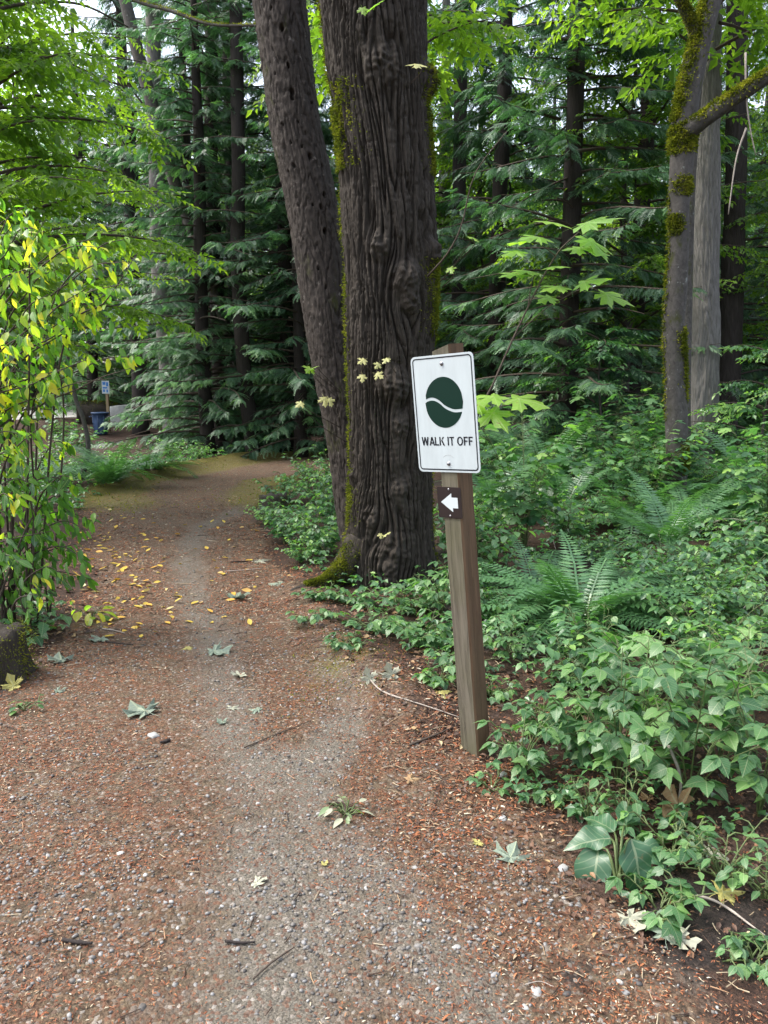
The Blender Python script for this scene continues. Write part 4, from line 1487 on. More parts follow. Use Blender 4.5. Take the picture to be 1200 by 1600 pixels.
def bolt_mesh(r, h):
    t = np.linspace(0, 2 * np.pi, 12, endpoint=False)
    prof = [(r * 1.35, 0), (r * 1.35, -0.001), (r, -0.0012), (r * 0.95, -h * 0.7), (r * 0.6, -h), (0.0001, -h)]
    V = np.array([(rr_ * math.cos(a), y, rr_ * math.sin(a)) for rr_, y in prof for a in t])
    Fq = [(a * 12 + e, a * 12 + (e + 1) % 12, (a + 1) * 12 + (e + 1) % 12, (a + 1) * 12 + e) for a in range(len(prof) - 1) for e in range(12)]
    return mesh('bolt', V, np.array(Fq), M_bolt)


bm = bolt_mesh(0.0065, 0.007)
for z in (0.192, -0.192):
    link('bolt', bm, panel, (0.002, -0.0025, z))
# curved scuff above the lower bolt
sc_t = np.linspace(R(25), R(155), 14)
link('scuff_mark', mesh('scuff_mark', *tube(np.column_stack([0.027 * np.cos(sc_t) + 0.002, np.full(14, -0.0026), 0.018 * np.sin(sc_t) - 0.176]), 0.0006, 4), simple('scuff', (0.30, 0.31, 0.30), 0.7)), panel)

zc2 = PH * (1172 - 768) / (1172 - 538.0)
plate = link('arrow_plate', mesh('arrow_plate', *prism(rrect(0.118, 0.124, 0.006, 3), 0, -0.002), M_brown, smooth=False), sign, (-0.006, ys + 0.001, zc2))
arrow = np.array([(-0.042, 0.001), (0.012, 0.038), (0.012, 0.021), (0.042, 0.021), (0.042, -0.021), (0.016, -0.021), (0.016, -0.037)])
link('arrow', mesh('arrow', *prism(arrow, -0.0022, -0.0028), M_white, smooth=False), plate)
bm2 = bolt_mesh(0.0035, 0.003)
for z in (0.053, -0.053):
    link('screw', bm2, plate, (0.0, -0.002, z))


# ------------------------------------------------------------------ ferns
def fern_frond_mesh(seed, arch, n=26):
    r = np.random.default_rng(seed)
    V, Fc = frond(n, 0.135, 0.0165, 0.22, 0.0, 0.06, 'fern', seed, 0.06)
    # bend the flat frond into an arch
    y = V[:, 1]
    ang = arch * y
    rad_ = 1 / max(arch, 1e-3)
    yy = rad_ * np.sin(ang)
    zz = -rad_ * (1 - np.cos(ang)) + V[:, 2]
    V = np.column_stack([V[:, 0] + 0.03 * np.sin(y * 3 + seed), yy, zz])
    ti = np.clip(r.normal(0.45, 0.22, len(Fc)), 0, 1)
    return mesh('frond', V, Fc, M_fern, tint=ti, smooth=False)


FROND_ME = [fern_frond_mesh(s, a) for s, a in enumerate([0.75, 1.05, 1.4, 1.8])]


FERN_AT = []


def fern(label, pos, size, nf, seed, elev=0.95, group=None):
    r = np.random.default_rng(seed)
    FERN_AT.append(pos)
    o = thing('sword_fern', label, 'fern', pos, group)
    for i in range(nf):
        az = i * 2.399 + r.normal(0, 0.25)
        f = i / nf
        e = elev * r.uniform(0.45, 1.25)
        d = np.array([math.cos(az) * math.cos(e), math.sin(az) * math.cos(e), math.sin(e)])
        nrm = np.array([-math.cos(az) * math.sin(e), -math.sin(az) * math.sin(e), math.cos(e)]) + r.normal(0, 0.18, 3)
        put('frond', FROND_ME[r.integers(4)], o, np.array(pos) + np.array([math.cos(az), math.sin(az), 0]) * 0.03, fr1(d, nrm, size * r.uniform(0.75, 1.15)))
    return o


HF = gpt(905, 985)
fern('large bright sword fern in the undergrowth right of the signpost', HF + np.array([0, 0, 0.06]), 0.92, 60, 1, 0.82)
fern('sword fern tucked behind the large bright one, toward the signpost', gpt(835, 930), 0.75, 16, 2, 0.9)
fern('dark sword fern at the foot of the mossy branching tree', gpt(1140, 815), 1.25, 26, 3, 1.0)
fern('pale sword fern spreading under the blue green cedar', gpt(850, 765, 0.15), 1.6, 30, 4, 0.95)
fern('pale sword fern between the cedar and the mossy branching tree', gpt(945, 760, 0.15), 1.5, 30, 5, 0.95)
fern('sword fern partly behind bramble below the mossy branching tree', gpt(985, 835, 0.1), 1.0, 22, 6, 0.95)
fern('sword fern at the viewer side of the mossy branching tree, right of the rotten snag', gpt(1065, 830, 0.1), 1.0, 22, 16, 0.95)
fern('sword fern in the thicket right behind the signpost panel', gpt(775, 800, 0.1), 1.1, 22, 17, 0.95)
fern('big dark sword fern beside the path bend near the distant bin', gpt(172, 748), 1.25, 24, 7, 1.0)
fern('sword fern under the cedar boughs, right of the big dark fern', gpt(235, 738), 1.1, 18, 8, 0.75)
fern('low sword fern at the foot of the slender crooked young tree', gpt(110, 752), 0.9, 14, 9, 0.7)
for px_, py_, sz_, lb_ in [(795, 742, 1.5, 'sword fern in the thicket under the cedar, nearest the signpost panel'), (900, 738, 1.5, 'sword fern in deep thicket behind the two pale ones'), (1003, 742, 1.5, 'sword fern left of the mossy branching tree, deep in the thicket'),
                           (1095, 748, 1.5, 'sword fern between the mossy trunk and the grey trunk foot'), (1185, 800, 1.3, 'large dark sword fern at the view edge beside the mossy tree'), (880, 815, 1.0, 'sword fern behind the large bright one, slightly to its left'), (1040, 880, 0.85, 'small sword fern right of and behind the large bright one')]:
    fern(lb_, gpt(px_, py_, 0.18), sz_, 28, int(px_), 1.0)
fern('sword fern far back under the grey trunk', gpt(1185, 745), 1.2, 18, 10, 0.95)


# ------------------------------------------------------------------ leafy plants
TRI_SIDE = [(0.0, 1.0), (1.15, 0.85), (-1.15, 0.85)]


def plant_leaves(r, pos, h, spread, nstem, per_stem, leaf, kind):
    """stems (list of paths) and leaf frames"""
    stems, T, D, N, S = [], [], [], [], []
    for i in range(nstem):
        az = i * 2.399 + r.uniform(0, 1.2)
        hh = h * r.uniform(0.55, 1.1)
        sp_ = spread * r.uniform(0.3, 1.1)
        t = np.linspace(0, 1, 8)
        Pst = np.array(pos) + np.column_stack([math.cos(az) * sp_ * t ** 1.4, math.sin(az) * sp_ * t ** 1.4, hh * (t * 1.25 - 0.25 * t ** 2.5) - 0.02])
        stems.append(Pst)
        for q in range(per_stem):
            tt = 0.25 + 0.75 * (q + r.uniform(0, 0.6)) / per_stem
            tt = min(tt, 1.0)
            ii_ = tt * 7
            a = int(min(ii_, 6))
            c = Pst[a] + (Pst[a + 1] - Pst[a]) * (ii_ - a)
            laz = az + (q % 2 * 2 - 1) * r.uniform(0.5, 1.7)
            out = np.array([math.cos(laz), math.sin(laz), 0])
            pet = leaf * r.uniform(0.4, 1.0)
            end = c + out * pet + np.array([0, 0, pet * 0.35])
            stems.append(np.array([c, (c + end) / 2 + [0, 0, 0.01], end]))
            tilt = r.uniform(-0.55, 0.15)
            if kind == 'tri':
                for da, ks in TRI_SIDE:
                    la = laz + da
                    T.append(end)
                    D.append([math.cos(la), math.sin(la), tilt])
                    N.append([r.normal(0, .22), r.normal(0, .22), 1])
                    S.append(leaf * ks * r.uniform(0.8, 1.1))
            else:
                T.append(end)
                D.append([math.cos(laz), math.sin(laz), tilt])
                N.append([r.normal(0, .25), r.normal(0, .25), 1])
                S.append(leaf * r.uniform(0.75, 1.25))
    return stems, np.array(T), np.array(D), np.array(N), np.array(S)


def near_plant(name, label, cat_, pos, h, spread, nstem, per_stem, leaf, seed, kind='tri', meshes=None, group=None):
    r = np.random.default_rng(seed)
    o = thing(name, label, cat_, pos, group)
    stems, T, D, N, S = plant_leaves(r, pos, h, spread, nstem, per_stem, leaf, kind)
    part('stem', cat([tube(s, [0.0035, 0.0018], 4, False) for s in stems]), M_stem, o)
    ms = meshes or TOOTH_ME
    for i in range(min(len(T), 300)):
        put('leaf', ms[r.integers(len(ms))], o, T[i], fr1(D[i], N[i], S[i]))
    return o


def plant_mesh(seed, h, spread, nstem, per_stem, leaf, kind, tmpl):
    r = np.random.default_rng(seed)
    stems, T, D, N, S = plant_leaves(r, (0, 0, 0), h, spread, nstem, per_stem, leaf, kind)
    V, Fc = inst(tmpl[0], tmpl[1], frames(D, N, S), T)
    ti = np.repeat(np.clip(r.normal(0.55, 0.25, len(T)), 0, 1), len(tmpl[1]))
    return mesh('foliage', V, Fc, M_under, tint=ti, smooth=False), mesh('stems', *cat([tube(s, [0.005, 0.002], 3, False) for s in stems]), M_stem)


OV = ovate(2, 0.34, 0.25, 0.15, 0.8)
ML = maple_low()
SHRUB_ME = [
    plant_mesh(31, 0.75, 0.55, 16, 9, 0.085, 'tri', OV),
    plant_mesh(32, 0.50, 0.50, 14, 9, 0.075, 'tri', OV),
    plant_mesh(33, 1.00, 0.60, 14, 12, 0.125, 'one', ML),
    plant_mesh(34, 0.60, 0.55, 16, 12, 0.10, 'one', OV),
    plant_mesh(35, 1.30, 0.70, 18, 13, 0.11, 'one', ML),
]


def shrub(label, pos, k, rotz, s, group=None):
    o = thing('bramble_shrub', label, 'shrub', pos, group, rotz)
    o.scale = (s, s, s)
    link('foliage', SHRUB_ME[k][0], o)
    link('stem', SHRUB_ME[k][1], o)
    return o


# explicit near plants
near_plant('salmonberry_plant', 'light green three-leaved plant at the foot of the signpost', 'plant', gpt(812, 1215), 0.26, 0.17, 9, 3, 0.062, 41)
near_plant('salmonberry_plant', 'low three-leaved sprig before the plant at the foot of the signpost', 'plant', gpt(768, 1235), 0.09, 0.08, 4, 2, 0.04, 42)
near_plant('salmonberry_plant', 'tall broad-leaved salmonberry nearest the burdock leaves', 'plant', gpt(965, 1225), 0.52, 0.30, 8, 4, 0.082, 43)
near_plant('salmonberry_plant', 'tall broad-leaved salmonberry with a bare bent stem', 'plant', gpt(1075, 1255), 0.56, 0.34, 10, 4, 0.088, 44)
near_plant('salmonberry_plant', 'salmonberry clump at the very edge of the view, by the dark soil', 'plant', gpt(1185, 1275), 0.56, 0.30, 9, 4, 0.085, 45)
near_plant('snowberry_plant', 'low round-leaved plant above the patch of black soil', 'plant', gpt(1130, 1375), 0.20, 0.20, 9, 5, 0.042, 46, 'one', [TOOTH_ME[2]])
near_plant('snowberry_plant', 'round-leaved sprigs at the edge of the view beside black soil', 'plant', gpt(1195, 1405), 0.16, 0.16, 8, 4, 0.045, 47, 'one', [TOOTH_ME[2]])
near_plant('nettle_plant', 'upright yellowish weed just behind the burdock leaves', 'plant', gpt(920, 1290), 0.18, 0.08, 6, 5, 0.03, 48, 'one', [TOOTH_ME[2]])
near_plant('nettle_plant', 'dark upright weed between the burdock leaves and the salmonberry', 'plant', gpt(975, 1300), 0.26, 0.08, 5, 6, 0.045, 49, 'one', [TOOTH_ME[2]])
near_plant('bramble_plant', 'bramble trailing over the root before the big furrowed maple', 'plant', gpt(585, 985), 0.16, 0.36, 11, 4, 0.075, 50)
near_plant('bramble_plant', 'bramble between the big furrowed maple and the signpost, lower one', 'plant', gpt(668, 1010), 0.2, 0.32, 11, 4, 0.078, 51)
near_plant('bramble_plant', 'taller bramble climbing the maple foot beside the signpost', 'plant', gpt(690, 965), 0.42, 0.2, 9, 5, 0.075, 52)
near_plant('bramble_plant', 'pale bramble sprig close left of the signpost, lowest of the brambles', 'plant', gpt(685, 1070), 0.14, 0.2, 7, 3, 0.06, 53)
near_plant('bramble_plant', 'small bramble sprig on the mossy soil left of the maple root', 'plant', gpt(490, 970), 0.1, 0.16, 5, 3, 0.06, 54)
near_plant('bramble_plant', 'bramble close behind the signpost, below the large fern', 'plant', gpt(790, 1030), 0.24, 0.26, 9, 4, 0.06, 55)
near_plant('thimbleberry_plant', 'broad lobed thimbleberry above the tall salmonberry', 'plant', gpt(1010, 1110), 0.45, 0.3, 8, 5, 0.12, 56, 'one', PALM_ME)
near_plant('thimbleberry_plant', 'lobed thimbleberry by the edge of the view above the salmonberry', 'plant', gpt(1165, 1120), 0.5, 0.34, 9, 5, 0.12, 57, 'one', PALM_ME)
near_plant('bramble_plant', 'dense bramble patch between the signpost and the tall salmonberry', 'plant', gpt(880, 1075), 0.22, 0.3, 10, 4, 0.055, 58)
near_plant('broadleaf_weed', 'small pale rosette weed growing in the gravel of the path', 'plant', gpt(540, 1272), 0.07, 0.05, 7, 2, 0.055, 59, 'one', [mesh('leaf', *ovate(3, 0.2, 0.2, 0.2), M_wilt_white), mesh('leaf', *ovate(3, 0.2, 0.2, 0.2), M_under_o)])
near_plant('shrub_sprig', 'sprig of dark drooping leaves fallen on the path under the yellowing shrub', 'plant', gpt(140, 968), 0.12, 0.12, 4, 3, 0.10, 60, 'one', PLUM_ME)
near_plant('ground_sprig', 'small round-leaved sprig near the mossy stump at the path edge', 'plant', gpt(40, 1110), 0.07, 0.1, 5, 2, 0.05, 61, 'one', [TOOTH_ME[2]])
near_plant('ground_sprig', 'broad-leaved seedlings under the yellowing shrub beside the mossy stump', 'plant', gpt(40, 1005), 0.16, 0.3, 8, 3, 0.085, 62, 'one', TOOTH_ME)

for i, (px, py, h_, sp__, ns, lf_, lab) in enumerate([
    (715, 1045, 0.16, 0.22, 8, 0.06, 'bramble right behind the foot of the signpost, between two brambles'), (645, 955, 0.2, 0.3, 10, 0.075, 'bramble spreading flat at the front of the furrowed maple'),
    (715, 935, 0.34, 0.22, 9, 0.075, 'bramble at the corner of maple trunk and signpost, behind the tall one'), (775, 975, 0.26, 0.3, 10, 0.07, 'bramble right of the signpost at middle height, left of the large fern'),
    (850, 1150, 0.2, 0.22, 9, 0.065, 'bramble between the three-leaved plant and the tall salmonberry'), (905, 1190, 0.3, 0.24, 9, 0.075, 'bramble just behind the yellowish weed'),
    (770, 1095, 0.12, 0.16, 7, 0.05, 'tiny bramble beside the signpost on bare brown soil'), (1120, 1200, 0.5, 0.3, 10, 0.09, 'salmonberry behind the clump at the very edge of the view'),
    (1000, 1175, 0.5, 0.3, 10, 0.09, 'salmonberry deep between the thimbleberry and the tall salmonberry'), (860, 1250, 0.1, 0.12, 6, 0.04, 'sprig of low leaves just left of the yellowish weed'),
    (1050, 1340, 0.14, 0.16, 8, 0.05, 'low leaves right of the burdock, before the big tan leaf'), (1180, 1500, 0.08, 0.12, 6, 0.04, 'small sprig at the view edge below the black soil'),
    (1030, 1420, 0.10, 0.14, 6, 0.055, 'wilting sprig between the burdock and the bent grey stick'), (540, 1010, 0.08, 0.14, 5, 0.055, 'few bramble leaves on the moss before the maple root'),
    (505, 935, 0.10, 0.18, 7, 0.06, 'small leafy sprig on the mossy root reaching toward the path'), (560, 945, 0.14, 0.2, 8, 0.065, 'leafy sprig between mossy root and furrowed maple foot'),
    (940, 1030, 0.3, 0.3, 10, 0.075, 'bramble at the near foot of the large bright fern'), (1075, 1000, 0.36, 0.34, 11, 0.08, 'bramble right of the large bright fern, nearest to it'),
    (1180, 1000, 0.4, 0.34, 11, 0.08, 'bramble at the view edge level with the large bright fern')]):
    near_plant('bramble_plant', lab, 'plant', gpt(px, py), h_, sp__, ns, 4, lf_, 200 + i)
shrub('tall shrub hiding the very foot of the mossy branching tree', gpt(1052, 800), 0, 0.4, 1.05)
shrub('oval-leaved shrub close right of the mossy branching tree foot', gpt(1110, 800), 3, 1.4, 1.2)

# burdock
bp = gpt(965, 1385)
bd = thing('burdock_plant', 'burdock with big dark smooth leaves where path meets the undergrowth', 'plant', bp)
for (px, py, Y, D, s) in [(935, 1325, bp[1] + 0.10, (-0.35, -0.9, -0.45), 0.20), (985, 1310, bp[1] + 0.06, (0.2, -0.8, -0.75), 0.20), (955, 1310, bp[1] + 0.12, (-1.0, -0.15, 0.05), 0.15), (975, 1290, bp[1] + 0.2, (0.3, 0.7, 0.35), 0.15), (1000, 1320, bp[1] + 0.12, (0.9, -0.5, -0.2), 0.15), (970, 1390, bp[1] - 0.02, (-0.1, -0.9, -0.2), 0.10), (960, 1300, bp[1] + 0.18, (-0.6, 0.8, 0.2), 0.13)]:
    p_ = at(px, py, Y)
    put('leaf', DOCK_ME[rng.integers(2)], bd, p_, fr1(D, (rng.normal(0, .1), -0.35, 1), s))
    part('stem', tube(smooth_path([bp, (bp + p_) / 2 + [0, 0, 0.05], p_], 8), [0.006, 0.003], 5), M_stem, bd)

# sapling with bright maple leaves
sp0 = gpt(722, 985)
sap = thing('maple_sapling', 'thin maple sapling with bright backlit lobed leaves above the signpost', 'tree', sp0 + np.array([0, 0, 0]))
YS = 4.7
main = [sp0, at(735, 700, YS), at(775, 590, YS), at(825, 480, YS), at(868, 400, YS), at(905, 362, YS)]
part('stem', tube(smooth_path(main, 30), [0.008, 0.003], 6), M_twig, sap)
for tip, frm in [((900, 455), (800, 530)), ((835, 430), (825, 480)), ((820, 380), (868, 400)), ((945, 460), (900, 455)), ((810, 630), (745, 660))]:
    part('twig', tube(smooth_path([at(*frm, YS), at((tip[0] + frm[0]) / 2, (tip[1] + frm[1]) / 2 - 8, YS), at(*tip, YS - 0.05)], 10), [0.004, 0.002], 5), M_twig, sap)
for (px, py, s, dx, dzv) in [(905, 352, 0.26, 0.9, 0.15), (918, 372, 0.22, 0.3, -0.5), (880, 352, 0.2, -0.7, 0.1), (850, 372, 0.20, -0.9, 0.0), (822, 378, 0.18, -1, -0.1), (812, 392, 0.15, -0.8, -0.25), (895, 386, 0.24, 0.8, -0.2), (835, 425, 0.18, -0.9, 0.0), (815, 428, 0.18, -1, -0.1), (855, 418, 0.15, 0.8, 0.0), (880, 448, 0.18, -0.7, -0.1), (905, 443, 0.18, 0.6, 0.1), (925, 438, 0.14, 0.8, 0.1), (938, 458, 0.22, 0.8, -0.3), (862, 464, 0.14, -0.9, -0.3), (800, 622, 0.24, 0.9, -0.15), (780, 618, 0.22, -0.4, -0.1), (765, 640, 0.22, 0.3, -0.4), (752, 628, 0.18, -0.7, -0.2)]:
    put('leaf', MAPLE_ME[rng.integers(3)], sap, at(px, py, YS - rng.uniform(0, 0.15)), fr1((dx, -0.45 + rng.normal(0, .2), dzv), (rng.normal(0, .25), -0.38, 1), s * 0.92))

# shrubs beside the path left of the trunks
LBL_A = ['leafy shrub between the path and the leaning pecked trunk', 'low leafy shrub where the path bends behind the trunks', 'pale leafy shrub touching the foot of the pecked trunk', 'small shrub on the path edge beside the little mossy stump', 'leafy shrub behind the pecked trunk, at the far side of the clump', 'shrub leaning over the path at the clump nearest the viewer']
for i, (px, py, k, s) in enumerate([(445, 850, 1, 0.95), (440, 790, 1, 0.8), (500, 868, 1, 0.9), (418, 820, 1, 0.5), (490, 785, 0, 0.85), (470, 880, 1, 0.55)]):
    shrub(LBL_A[i], gpt(px, py), k, i * 1.1, s)
for i, (px, py, k, s) in enumerate([(520, 830, 0, 0.9), (480, 750, 1, 0.7), (520, 770, 0, 0.9)]):
    shrub(['tall leafy shrub squeezed behind the pecked trunk', 'far low shrub past the bend behind the trunks', 'leafy shrub half hidden by both leaning trunks'][i], gpt(px, py), k, i * 2.0, s)

# understorey shrubs right of the big maple
ru = np.random.default_rng(77)
placed = []


scattered = []


def scatter(n, box_px, ks, smin, smax, mind, label, group):
    c, tries = 0, 0
    while c < n and tries < n * 40:
        tries += 1
        px, py = ru.uniform(box_px[0], box_px[1]), ru.uniform(box_px[2], box_px[3])
        p = gpt(px, py)
        if path_sd(p[0], p[1]) > -0.3 or any((p[0] - q[0]) ** 2 + (p[1] - q[1]) ** 2 < mind ** 2 for q in placed):
            continue
        hx = (HF[0] / HF[1]) * p[1]
        if (p[1] < HF[1] + 0.2 and abs(p[0] - hx) < 0.62 and p[1] > HF[1] - 0.9) or math.hypot(p[0] - HF[0], p[1] - HF[1]) < 0.55:
            continue
        if any(math.hypot(p[0] - q[0], p[1] - q[1]) < 0.7 or (0 < q[1] - p[1] < 1.3 and abs(p[0] - q[0] * p[1] / q[1]) < 0.5 and smax > 0.95) for q in FERN_AT):
            continue
        if math.hypot(p[0] - sp0[0], p[1] - sp0[1]) < 0.3:
            continue
        placed.append(p)
        k_ = ks[ru.integers(len(ks))]
        scattered.append((shrub(label, p, k_, ru.uniform(0, 6.28), ru.uniform(smin, smax), group), p, k_))
        c += 1


scatter(14, (740, 1230, 890, 1060), [1, 3, 0], 0.5, 0.95, 0.42, 'low leafy bramble among others round the large bright fern', 'low brambles round the large fern')
scatter(22, (720, 1240, 790, 890), [0, 1, 3, 2, 4], 0.55, 1.15, 0.6, 'leafy bramble in the green thicket behind the large bright fern', 'brambles behind the large fern')
scatter(26, (700, 1240, 725, 790), [0, 3, 2, 4], 0.7, 1.3, 0.8, 'leafy shrub in the thicket round the mossy branching tree', 'shrubs round the mossy tree')
scatter(18, (700, 1260, 690, 722), [2, 4, 4], 0.9, 1.6, 1.2, 'pale lobed shrub at the back of the thicket under the cedars', 'shrubs under the cedars')
scatter(10, (60, 330, 726, 760), [0, 1, 3], 0.5, 0.8, 0.7, 'low leafy shrub by the ferns at the left side of the bend', 'shrubs by the bend ferns')
scatter(8, (-80, 130, 690, 735), [0, 3, 2], 0.6, 0.9, 1.2, 'leafy shrub behind the yellowing shrub, toward the distant bin', 'shrubs behind the yellowing shrub')

LANDMARKS = [('large bright sword fern', HF), ('signpost', base), ('mossy branching tree', at(1057, 700, YT)), ('straight grey trunk', at(1103, 600, 13.0)), ('dark red trunk', at(1142, 600, 16.0)),
             ('blue green cedar', at(882, 600, 15.5)), ('pale sword fern under the cedar', gpt(850, 768)), ('dark sword fern by the mossy tree', gpt(1140, 830)), ('distant blue bin', at(157, 660, 27.0)),
             ('big dark fern at the bend', gpt(172, 748)), ('crooked young tree', at(128, 700, 13.2)), ('thick furrowed maple', tree_base), ('lobed thimbleberry', gpt(1010, 1110))]
KINDS_ = {0: 'three-leaved bush', 1: 'low three-leaved bramble', 2: 'lobed-leaf bush', 3: 'oval-leaved bush', 4: 'tall lobed-leaf bush'}
ORD = ['nearest', 'second', 'third', 'fourth', 'fifth', 'sixth', 'seventh', 'eighth', 'ninth', 'tenth', 'eleventh', 'twelfth']
byk = {}
for o_, p, k_ in scattered:
    dd = [math.hypot(p[0] - q[0], p[1] - q[1]) for _, q in LANDMARKS]
    i = int(np.argmin(dd))
    q = LANDMARKS[i][1]
    dx, dy = p[0] - q[0] * p[1] / q[1], p[1] - q[1]
    rel = ('right of' if dx > 0 else 'left of') if abs(dx) > abs(dy) * 0.8 else ('behind' if dy > 0 else 'in front of')
    byk.setdefault((i, rel, k_), []).append((dd[i], o_))
for (i, rel, k_), L_ in byk.items():
    L_.sort(key=lambda t_: t_[0])
    for n_, (_, o_) in enumerate(L_):
        o_['label'] = f"{ORD[n_] + ' ' if len(L_) > 1 else 'the only '}{KINDS_[k_]} {rel} the {LANDMARKS[i][0]}" + (', counting outward' if len(L_) > 1 and len(LANDMARKS[i][0].split()) < 6 else '')

# ------------------------------------------------------------------ ground cover (uncountable)
def sample_ground(n, pxr, pyr, r):
    px = r.uniform(*pxr, n)
    py = r.uniform(*pyr, n)
    x = (px - CX) / F_PX
    y = -(py - CY) / F_PX
    d = np.stack([x, CP + y * SP, -SP + y * CP], -1)
    t = -CAM_H / d[:, 2]
    return d[:, 0] * t, d[:, 1] * t


rc = np.random.default_rng(5)
Xs, Ys = [], []
for n_, pxr, pyr in [(3600, (700, 1260), (720, 1010)), (700, (760, 1240), (1010, 1320)), (900, (380, 560), (740, 900)), (1700, (-60, 400), (722, 800)), (500, (-60, 130), (960, 1040)), (600, (450, 760), (900, 1030)), (700, (150, 560), (700, 735))]:
    x, y = sample_ground(n_, pxr, pyr, rc)
    s = path_sd(x, y) + 0.25 * noise(x * 2, y * 2, 8)
    k = s < -0.22
    if pxr[0] >= 380:
        k &= noise(x * 1.6, y * 1.6, 3.0) > -0.12
    Xs.append(x[k])
    Ys.append(y[k])
x, y = np.concatenate(Xs), np.concatenate(Ys)
x = x + rc.normal(0, 0.03, len(x))
n = len(x)
hgt = np.abs(rc.normal(0.05, 0.07, n)) * np.clip(y / 6, 0.35, 1.6)
T = np.stack([x, y, G(x, y) + 0.02 + hgt], -1)
la = rc.uniform(0, 6.28, n)
lf = rc.uniform(0.028, 0.075, n) * np.clip(y / 6, 0.7, 1.5)
Vs, Fs, Ts = [], [], []
for da, ks in TRI_SIDE:
    D = np.stack([np.cos(la + da), np.sin(la + da), rc.normal(-0.15, 0.2, n)], -1)
    N = np.stack([rc.normal(0, .25, n), rc.normal(0, .25, n), np.ones(n)], -1)
    V, Fc = inst(*diamond(0.36, 0.08, 0.42, 0.2), frames(D, N, lf * ks), T)
    Vs.append((V, Fc))
    Ts.append(np.repeat(np.clip(rc.normal(0.5, 0.22, n), 0, 1), 2))
V, Fc = cat(Vs)
o = link('ground_cover', mesh('ground_cover', V, Fc, M_under, tint=np.concatenate(Ts), smooth=False))
tag(o, 'small three-leaved ground cover carpeting the soil beneath the shrubs', kind='stuff')

# needles and bark flakes on the ground
rl = np.random.default_rng(6)
Xs, Ys, Ss, Tt = [], [], [], []
for n_, pxr, pyr, s0, s1 in [(42000, (-80, 1280), (1230, 1660), 0.006, 0.016), (42000, (-60, 1240), (940, 1230), 0.007, 0.018), (40000, (60, 640), (705, 960), 0.009, 0.022), (9000, (620, 1240), (960, 1320), 0.012, 0.03)]:
    x, y = sample_ground(n_, pxr, pyr, rl)
    s = path_sd(x, y)
    g = m_grey(x, y)
    pr = (0.25 + 0.75 * sstep(-0.5, 0.0, s)) * (1 - 0.85 * g) * (0.62 + 0.38 * sstep(1.9, 3.2, y)) * np.clip(0.55 + 1.1 * noise(x * 1.5, y * 1.5, 6.0) + 0.9 * noise(x * 5, y * 5, 2.0), 0.05, 1)
    pr *= 1 + 1.5 * np.exp(-((s - 0.2) / 0.36) ** 2)
    pr *= (1 - 0.6 * m_moss(x, y)) * (1 - 0.85 * m_black(x, y))
    k = rl.uniform(0, 1, n_) < pr
    Xs.append(x[k]); Ys.append(y[k])
    Ss.append(rl.uniform(s0, s1, k.sum()) * np.clip(0.55 + y[k] / 7, 0.8, 1.9))
    Tt.append(np.clip(rl.beta(1.6, 1.9, k.sum()) + 0.12 * noise(x[k] * 0.9, y[k] * 0.9, 12), 0, 1))
x, y, S, ti = map(np.concatenate, (Xs, Ys, Ss, Tt))
n = len(x)
# a good share of the needles lies in small drifts
ck = rl.integers(0, n, 1500)
mem = rl.uniform(0, 1, n) < 0.42
tgt = ck[rl.integers(0, len(ck), n)]
same = mem & (np.abs(y[tgt] - y) < 1.2)
off_ = rl.normal(0, 0.045, (n, 2)) * np.clip(y / 3, 0.7, 2.5)[:, None]
x2_, y2_ = x[tgt] + off_[:, 0], y[tgt] + off_[:, 1] * 0.7
x, y = np.where(same, x2_, x), np.where(same, y2_, y)
ti = np.where(same, np.clip(0.6 * ti[tgt] + 0.4 * ti, 0, 1), ti)
a = rl.uniform(0, 6.28, n)
D = np.stack([np.cos(a), np.sin(a), rl.normal(0, 0.16, n)], -1)
N = np.stack([rl.normal(0, .3, n), rl.normal(0, .3, n), np.ones(n)], -1)
T = np.stack([x, y, G(x, y) + 0.0055 + rl.uniform(0, 0.004, n)], -1)
fl_ = np.array([(-0.10, 0, 0), (0.10, 0, 0), (0.14, 0.5, 0.10), (-0.14, 0.5, 0.10), (0, 1.0, 0)], float)
V, Fc = inst(fl_, np.array([(0, 1, 2), (0, 2, 3), (3, 2, 4)]), frames(D, N, S), T)
o = link('needle_litter', mesh('needle_litter', V, Fc, M_litter, tint=np.repeat(ti, 3), smooth=False))
tag(o, 'rust red fallen needles and bark flakes strewn over the path', kind='stuff')

rt = np.random.default_rng(66)
Xs, Ys = [], []
for n_, pxr, pyr in [(900, (-60, 1250), (1050, 1640)), (700, (60, 900), (780, 1050)), (500, (600, 1250), (960, 1350))]:
    x, y = sample_ground(n_, pxr, pyr, rt)
    k = (path_sd(x, y) < 0.35) | (rt.uniform(0, 1, n_) < 0.35)
    Xs.append(x[k]); Ys.append(y[k])
x, y = np.concatenate(Xs), np.concatenate(Ys)
n = len(x)
a = rt.uniform(0, 6.28, n)
tl = rt.uniform(0.02, 0.07, n) * np.clip(y / 3.5, 0.8, 2)
bend = rt.normal(0, 0.05, n)
tws = []
for i in range(n):
    d_ = np.array([math.cos(a[i]), math.sin(a[i])])
    q_ = np.array([x[i], y[i]]) + np.outer(np.array([-0.5, 0.0, 0.5]) * tl[i], d_) + np.array([[0, 0], [-d_[1], d_[0]], [0, 0]]) * bend[i] * tl[i]
    tws.append(tube(np.column_stack([q_, G(q_[:, 0], q_[:, 1]) + 0.009]), [0.0012 + tl[i] * 0.018, 0.0010], 4, False))
V, Fc = cat(tws)
o = link('twig_litter', mesh('twig_litter', V, Fc, M_litter, tint=np.repeat(np.where(rt.uniform(0, 1, n) < 0.7, rt.uniform(0.02, 0.2, n), rt.uniform(0.74, 0.9, n)), len(tws[0][1])), smooth=False))
